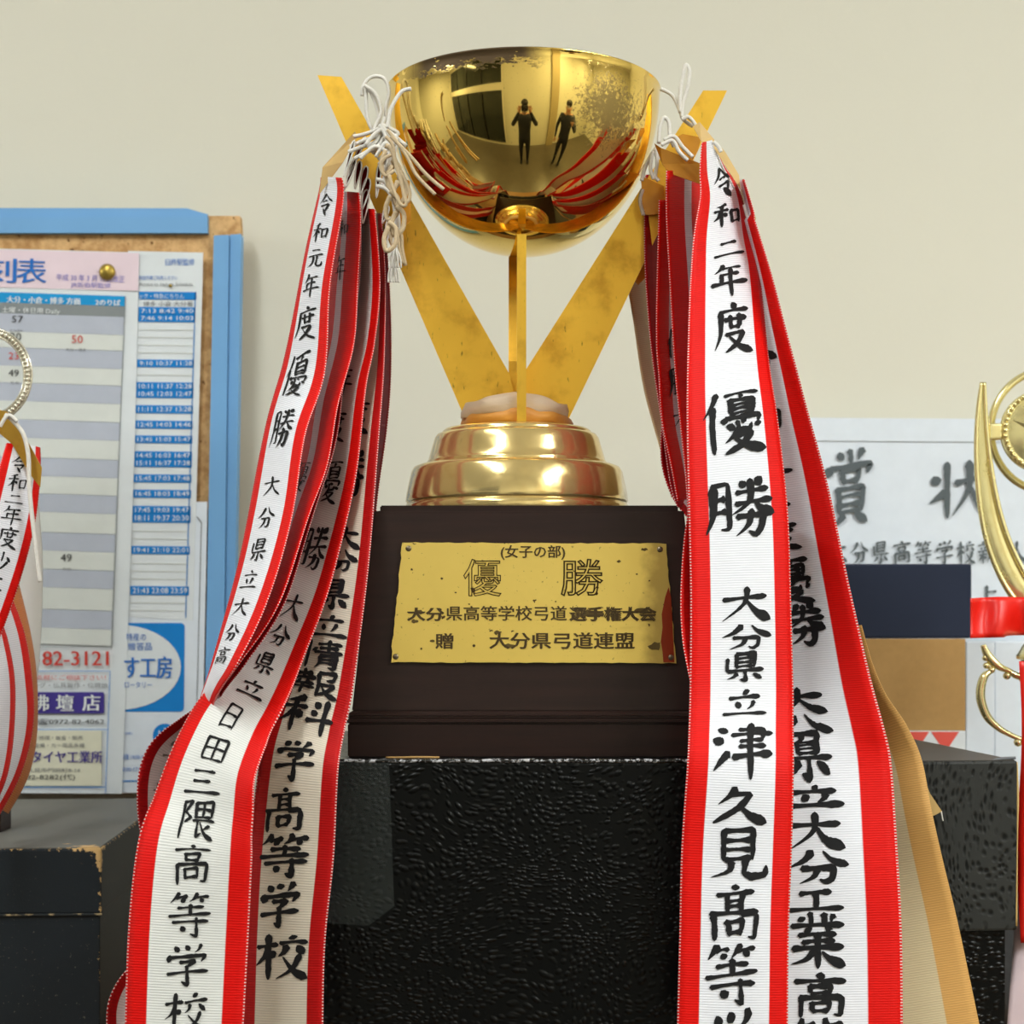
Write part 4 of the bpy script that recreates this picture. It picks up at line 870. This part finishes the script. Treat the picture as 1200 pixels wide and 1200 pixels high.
link('panel', box(P(1165.5,0,1.375).x, P(1330,0,1.375).x, .374, .382, TZ, P(0,752,1.375).z, .001), 'paperblue', pb)

# ------------------------------------------------------------------ small trophy on the right
RD = 1.13; sx = 1236
rt = empty('small_cup', Vector((P(sx,0,RD).x, RD-1, TZ)), 'small gold figure-topped cup with red ribbon band at the right edge of the picture', 'trophy')
def Lp(pts, dd=0): return [P(x, y, RD+dd) for x, y in pts]
def crescent(mir):
    mx = lambda x: 2*sx-x if mir else x
    A = [(1150,448),(1146,480),(1144,520),(1146,570),(1153,620),(1166,662),(1184,696),(1206,722)]
    B = [(1154,448),(1155,480),(1158,520),(1165,570),(1176,615),(1192,655),(1210,685),(1232,705)]
    a = [cr(A, i/30) for i in range(31)]; b = [cr(B, i/30) for i in range(31)]
    v, f = [], []
    for i in range(31):
        v += [P(mx(a[i][0]), a[i][1], RD), P(mx((a[i][0]+b[i][0])/2), (a[i][1]+b[i][1])/2, RD+.003), P(mx(b[i][0]), b[i][1], RD)]
    for i in range(30):
        for j in range(2): f.append((3*i+j, 3*i+j+1, 3*i+3+j+1, 3*i+3+j))
    w = link('wing', mesh(v, f, True), 'palegold', rt); s = w.modifiers.new('thickness', 'SOLIDIFY'); s.thickness = .0015; s.offset = -1
    for E in (A, B): link('wing_rim', tube([P(mx(x), y, RD-.001) for x, y in E], [.0010,.0014,.0016,.0018,.0018,.0018,.002,.002], 40, 10), 'palegold', w)
crescent(False); crescent(True)
link('halo_ring', tube([P(1228+67*math.cos(a), 505+71*math.sin(a), RD+.022) for a in [2*PI*i/64 for i in range(64)]], .0026, 0, 10, closed=True), 'palegold', rt)
mc = P(1222, 505, RD)
def face_cam(me, c): me.transform(Matrix.Translation(c) @ Matrix.Rotation(PI/2, 4, 'X')); return me
md = link('medal', face_cam(lathe([(0,.003),(.0235,.003),(.0245,.0022),(.0245,.0030),(.0268,.0030),(.0275,.002),(.0275,-.004),(.0265,-.005),(0,-.005)], 72), mc), 'palegold', rt)
bd_me = None
for i in range(44):
    a = 2*PI*i/44
    if bd_me is None:
        bm = bmesh.new(); bmesh.ops.create_uvsphere(bm, u_segments=10, v_segments=8, radius=.0017); bd_me = bmesh_to(bm, True); bd_me.materials.append(M['palegold'])
    o = bpy.data.objects.new('bead', bd_me); COL.objects.link(o); o.parent = md
    md_off = -Vector(rt.location)
    o.location = mc+Vector((.0258*math.cos(a), -.0034, .0258*math.sin(a)))
    o.matrix_parent_inverse = Matrix.Identity(4)
    o.location = Vector(o.location)
star = [mc+Vector((math.cos(PI/2+i*PI/5)*(.022 if i % 2 == 0 else .007), -.0032, math.sin(PI/2+i*PI/5)*(.022 if i % 2 == 0 else .007))) for i in range(10)]
v = star+[mc+Vector((0,-.0065,0))]
link('star_relief', mesh(v, [[i, (i+1) % 10, 10] for i in range(10)]), 'palegold', md)
for s in (-1, 1):
    c = mc+Vector((s*.0315, .001, -.0005))
    link('rivet_block', box(c.x-.0045, c.x+.0045, c.y-.003, c.y+.003, c.z-.0055, c.z+.0055, .0018, 3), 'palegold', rt)
cx = P(sx,0,RD).x
zc = lambda y: (HY-y)/F*RD
link('stem', lathe([(0,zc(556)),(.006,zc(557)),(.0045,zc(575)),(.004,zc(620)),(.006,zc(660)),(.012,zc(690)),(.004,zc(705)),(0,zc(705))], 40, center=(cx,.13,CZ)), 'palegold', rt)
link('lid', lathe([(0,zc(700)),(.008,zc(705)),(.012,zc(735)),(.021,zc(758)),(.0235,zc(766)),(.0245,zc(768)),(.0245,zc(772)),(.022,zc(774)),(0,zc(774))], 60, center=(cx,.13,CZ)), 'palegold', rt)
link('cup_body', lathe([(0,zc(774)),(.0215,zc(774)),(.0215,zc(800)),(.0210,zc(830)),(.018,zc(855)),(.012,zc(872)),(.006,zc(880)),(0,zc(882))], 60, center=(cx,.13,CZ)), 'green', rt)
link('neck_ring', lathe([(.0215,zc(790)),(.0232,zc(793)),(.0232,zc(797)),(.0215,zc(800))], 60, center=(cx,.13,CZ)), 'palegold', rt)
link('foot', lathe([(0,zc(880)),(.007,zc(880)),(.006,zc(900)),(.010,zc(920)),(.020,zc(940)),(.022,zc(946)),(0,zc(946))], 60, center=(cx,.13,CZ)), 'palegold', rt)
link('trophy_base', box(cx-.0265, cx+.0265, .1035, .1565, TZ, CZ+zc(946), .0015), 'wood', rt)
for mir in (False, True):
    mx = lambda x: 2*sx-x if mir else x
    h = link('handle', tube([P(mx(x), y, RD) for x, y in [(1162,787),(1154,792),(1149.5,806),(1150,822),(1157,840),(1170,853),(1184,861),(1200,868),(1212,872)]], [.0012,.0026,.0030,.0030,.0028,.0022,.0018,.0018,.0016], 40, 12), 'palegold', rt)
    link('handle_scroll', tube([P(mx(x), y, RD) for x, y in [(1152,756),(1156,765),(1163,775),(1172,782),(1182,786),(1192,792),(1212,794)]], [.0018,.0026,.0030,.0024,.0018,.0024,.0022], 30, 12), 'palegold', h)
    for (x, y, r) in ((1155,771,.0022),(1156,780,.0022),(1162,785,.0024),(1180,792,.0026),(1193,870,.0028)):
        bm = bmesh.new(); bmesh.ops.create_uvsphere(bm, u_segments=14, v_segments=10, radius=r)
        for q in bm.verts: q.co += P(mx(x), y, RD)
        link('handle_bud', bmesh_to(bm, True), 'palegold', h)
rr1 = ribbon('satin_ribbon', 'glossy red satin band tied across the small right-hand cup', [(1208,698,80,1.09),(1200,700,80,1.09)], .04, 1, 'satin') if False else None
v, f = [], []
for i in range(41):
    a = i/40; x = 1137+a*130
    dep = 1.085+.016*math.sin(a*3.1)+.004*math.sin(a*17)
    top = 701-1.5*math.sin(a*5); bot = 748-4*math.sin(a*2.6)*(1 if a > .3 else .4)
    for j in range(9): q = j/8; v.append(P(x, top+(bot-top)*q, dep+.003*math.sin(q*3+a*9)))
for i in range(40):
    for j in range(8): f.append((i*9+j, (i+1)*9+j, (i+1)*9+j+1, i*9+j+1))
o = link('satin_ribbon', mesh(v, f, True), 'satin'); o.modifiers.new('thickness', 'SOLIDIFY').thickness = .0004
tag(o, 'glossy red satin band across the small gold cup at the right edge', 'ribbon')
v, f = [], []
for i in range(41):
    a = i/40; y = 775+a*330
    for j in range(9):
        q = j/8; v.append(P(1194.5+q*60+3*math.sin(a*7), y, 1.075+.006*math.sin(a*5+q*4)))
for i in range(40):
    for j in range(8): f.append((i*9+j, (i+1)*9+j, (i+1)*9+j+1, i*9+j+1))
o = link('satin_ribbon', mesh(v, f, True), 'satin'); o.modifiers.new('thickness', 'SOLIDIFY').thickness = .0004
tag(o, 'long red satin tail hanging down the right edge below the small cup', 'ribbon')

v, f = [], []
for i in range(41):
    a = i/40; y = 962+a*250
    for j in range(9):
        q = j/8; v.append(P(1186+q*44+4*math.sin(a*4)-a*3, y, 1.083+.005*math.sin(a*6+q*3)))
for i in range(40):
    for j in range(8): f.append((i*9+j, (i+1)*9+j, (i+1)*9+j+1, i*9+j+1))
o = link('satin_ribbon', mesh(v, f, True), 'pinksatin'); o.modifiers.new('thickness', 'SOLIDIFY').thickness = .0004
tag(o, 'pale pinkish white satin tail at the lower right edge behind the red one', 'ribbon')

# ------------------------------------------------------------------ small trophy on the left
LD = 1.13
lt = empty('ring_trophy', Vector((P(-14,0,LD).x, LD-1, lz)), 'silver trophy with beaded ring standing on the scuffed box at the left edge', 'trophy')
rc = P(-14, 440, LD)
rg = link('ring', tube([rc+Vector((.0268*math.cos(a), 0, .0290*math.sin(a))) for a in [2*PI*i/72 for i in range(72)]], .0021, 0, 12, closed=True), 'silver', lt)
for k, rad in ((0, .0243), (1, .0292)):
    link('ring_edge', tube([rc+Vector((rad*math.cos(a), -.0012, (rad+.0022)*math.sin(a))) for a in [2*PI*i/72 for i in range(72)]], .0008, 0, 8, closed=True), 'silver', rg)
bm = bmesh.new(); bmesh.ops.create_uvsphere(bm, u_segments=8, v_segments=6, radius=.00115)
for q in bm.verts: q.co.x *= 1.7
rb_me = bmesh_to(bm, True); rb_me.materials.append(M['silver'])
for i in range(64):
    a = 2*PI*i/64
    o = bpy.data.objects.new('bead', rb_me); COL.objects.link(o); o.parent = rg; o.rotation_euler.y = -a
    o.location = rc+Vector((.0268*math.cos(a), -.0021, .0290*math.sin(a)))
rx = rc.x; zz = lambda y: (HY-y)/F*LD
link('column', lathe([(0,zz(489)),(.006,zz(490)),(.004,zz(510)),(.007,zz(540)),(.004,zz(600)),(.005,zz(760)),(.010,zz(800)),(.014,zz(830)),(.020,zz(880)),(.021,zz(884)),(0,zz(884))], 48, center=(rx, .13, CZ)), 'silver', lt)
link('trophy_base', box(rx-.012, rx+.012, .118, .142, lz+.0004, CZ+zz(884), .001), 'wood', lt)
T1 = ribbon('winner_ribbon', 'ribbon with gold tip and brush lettering slanting down the left edge trophy', [(27,522,40,1.03),(23,550,48,1.02),(14,600,56,1.015),(2,650,58,1.01),(-18,710,60,1.005),(-45,780,60,1.0)], .036, 1, 'rb_white',
   [('令',536,556,.2,.62),('和',556,578,.24,.66),('二',580,592,.26,.66),('年',594,616,.26,.7),('度',618,642,.28,.72),('少',646,670,.3,.7),('年',672,700,.3,.7)], seed=41, fat=.2, shear=.0)
tip(T1, [(-14,478),(8,482),(34,520),(49,548),(47,571),(36,557),(14,520),(-14,497)], [1.018]*8, 'goldfoil')
cord(T1, [(6,486),(14,492),(27,508),(33,532),(34,560),(36,590),(40,625),(44,660),(47,682)], 1.010, .0014, n=40)
cord(T1, [(0,500),(6,490),(12,487),(20,494)], 1.008, .0012)
T2 = ribbon('winner_ribbon', 'red-edged ribbon bulging at the lower left edge above the scuffed box', [(-10,690,36,1.02),(8,745,42,1.03),(16,800,44,1.035),(18,850,42,1.035),(6,900,40,1.03),(-18,945,40,1.02)], .036, 1, 'rb_redmid', seed=42, bow=.004)
T3 = ribbon('winner_ribbon', 'red and white ribbon nearest the left picture edge, partly over its neighbour', [(-14,730,36,1.01),(-2,790,38,1.012),(-2,850,38,1.012),(-10,905,38,1.01),(-30,950,38,1.01)], .034, 1, 'rb_redmid', seed=43, bow=.004)
T4 = ribbon('winner_ribbon', 'orange-tan ribbon curving outermost at the lower left edge trophy', [(8,685,30,1.05),(20,745,32,1.055),(26,800,34,1.06),(26,860,34,1.06),(16,905,34,1.055),(-6,945,34,1.05)], .036, 1, ribmat('orange_tan_ribbon', (206,128,72), (204,124,70), .1, stitch=True), seed=44, bow=.004)
T5 = ribbon('winner_ribbon', 'plain white satin ribbon behind the slanting left edge ribbon', [(30,590,30,1.09),(33,650,32,1.09),(34,720,30,1.09),(32,780,26,1.09),(26,830,22,1.09)], .03, 1, 'whitesatin', seed=45)

# ------------------------------------------------------------------ people mirrored in the bowl
def person(name, label, x, y, face, height, pose, mask=False):
    """skinned body, z up, facing +y when face=0"""
    k = height/1.70; rot = Matrix.Translation((x, y, 0)) @ Matrix.Rotation(face, 4, 'Z')
    v, e, r = [], [], []
    def add(p, rad, par=None):
        v.append(Vector(p)*k); r.append(rad*k*(1.32 if rad > .035 and not .07 < rad < .09 else 1.1))
        if par is not None: e.append((par, len(v)-1))
        return len(v)-1
    pel = add((0,0,.92), .135); wa = add((0,0,1.08), .12, pel); ch = add((0,.005,1.27), .145, wa); nk0 = add((0,0,1.42), .085, ch); nk = add((0,.01,1.455), .055, nk0)
    hd = add((0,.03,1.515), .078, nk); hd2 = add((0,.03,1.59), .085, hd)
    for s in (-1, 1):
        hp = add((s*.10,0,.86), .10, pel); kn = add((s*.11,.02,.48), .062, hp); an = add((s*.11,-.01,.10), .042, kn); to = add((s*.12,.13,.045), .040, an)
        sh = add((s*.19,0,1.38), .062, ch); el = add(pose['elbow'](s), .045, sh); wr = add(pose['wrist'](s), .030, el)
        w = v[wr]/k; hn = add(w+Vector(pose['hand'](s)), .032, wr); h0 = Vector(v[hn])/k; hv = Vector(pose['hand'](s)).normalized(); sd = hv.cross(Vector((0,1,0))); sd = sd.normalized() if sd.length > .1 else Vector((1,0,0))
        for q in range(4):
            a = add(h0+hv*.035+sd*(q-1.5)*.021, .0095, hn); add(h0+hv*(.075+.008*(q in (1,2)))+sd*(q-1.5)*.022+Vector((0,.012,0)), .0085, a)
        a = add(h0-hv*.01+sd*(-s)*.045, .011, hn); add(h0+hv*.02+sd*(-s)*.06, .0095, a)
    me = bpy.data.meshes.new('mesh'); me.from_pydata([tuple(q) for q in v], e, []); o = bpy.data.objects.new(name, me); COL.objects.link(o)
    o.modifiers.new('skin', 'SKIN'); sub = o.modifiers.new('sub', 'SUBSURF'); sub.levels = 2; sub.render_levels = 2
    for i, q in enumerate(me.skin_vertices[0].data): q.radius = (r[i], r[i]*.8); q.use_root = (i == 0)
    dg = C.evaluated_depsgraph_get(); dg.update(); m2 = bpy.data.meshes.new_from_object(o.evaluated_get(dg)); bpy.data.objects.remove(o)
    for mm in ('jacket', 'trousers', 'skin', 'shoe'): m2.materials.append(M[mm])
    wr_ = [Vector(pose['wrist'](s))*k for s in (-1, 1)]
    for p in m2.polygons:
        c = p.center; p.use_smooth = True
        hand = min((c-q).length for q in wr_) < .16*k and any((c-q).dot(Vector(pose['hand'](s))) > 0 for q, s in zip(wr_, (-1, 1)) if (c-q).length < .16*k)
        p.material_index = 2 if (c.z > 1.43*k and abs(c.x) < .12 and c.y < .14) or hand else 3 if c.z < .085*k else 1 if c.z < .92*k else 0
    t = empty(name, (x, y, 0), label, 'person', rz=face)
    b = bpy.data.objects.new('body', m2); COL.objects.link(b); b.parent = t
    def blob(nm, c, s, m, seg=24):
        bm = bmesh.new(); bmesh.ops.create_uvsphere(bm, u_segments=seg, v_segments=seg//2, radius=1)
        for q in bm.verts: q.co = Vector((c[0]+q.co.x*s[0], c[1]+q.co.y*s[1], c[2]-.05+q.co.z*s[2]))*k
        h = link(nm, bmesh_to(bm, True), m); h.parent = b; return h
    blob('hair', (0, .0, 1.685), (.092, .100, .070), 'hair'); blob('nose', (0, .108, 1.60), (.012, .018, .02), 'skin', 12)
    for s in (-1, 1):
        blob('eye', (s*.03, .098, 1.625), (.013, .008, .007), 'camblack', 12); blob('ear', (s*.084, .02, 1.61), (.012, .02, .03), 'skin', 12)
    if mask: blob('face_mask', (0, .075, 1.565), (.062, .05, .048), 'mask')
    else: blob('mouth', (0, .10, 1.555), (.022, .008, .006), 'redtext', 12)
    return t, k
up = dict(elbow=lambda s: (s*.33,.10,1.22), wrist=lambda s: (s*.13,.22,1.53), hand=lambda s: (-s*.012,.025,.05))
t, k = person('person', 'photographer in dark clothes and white face mask raising a camera, mirrored in the bowl', .02, -1.60, 0, 1.52, up, True)
cm = empty('camera_body', (.02, -1.30, 1.40), 'small black camera held up by the masked photographer', 'camera')
link('camera_housing', box(-.045, .085, -1.375, -1.335, 1.395, 1.475, .008, 3), 'camblack', cm)
me = lathe([(0,0),(.032,0),(.034,.004),(.034,.05),(.028,.055),(.024,.05),(0,.048)], 32); me.transform(Matrix.Translation((.02,-1.338,1.435)) @ Matrix.Rotation(-PI/2, 4, 'X')); link('camera_lens', me, 'camblack', cm)
up2 = dict(elbow=lambda s: (s*.30,.12,1.15) if s > 0 else (s*.28,-.02,1.12), wrist=lambda s: (s*.16,.28,1.34) if s > 0 else (s*.27,.06,.90), hand=lambda s: (-.01,.05,.04) if s > 0 else (0,.01,-.07))
person('person', 'second bystander in dark clothes mirrored to the right in the bowl', 1.10, -1.40, .7, 1.56, up2)
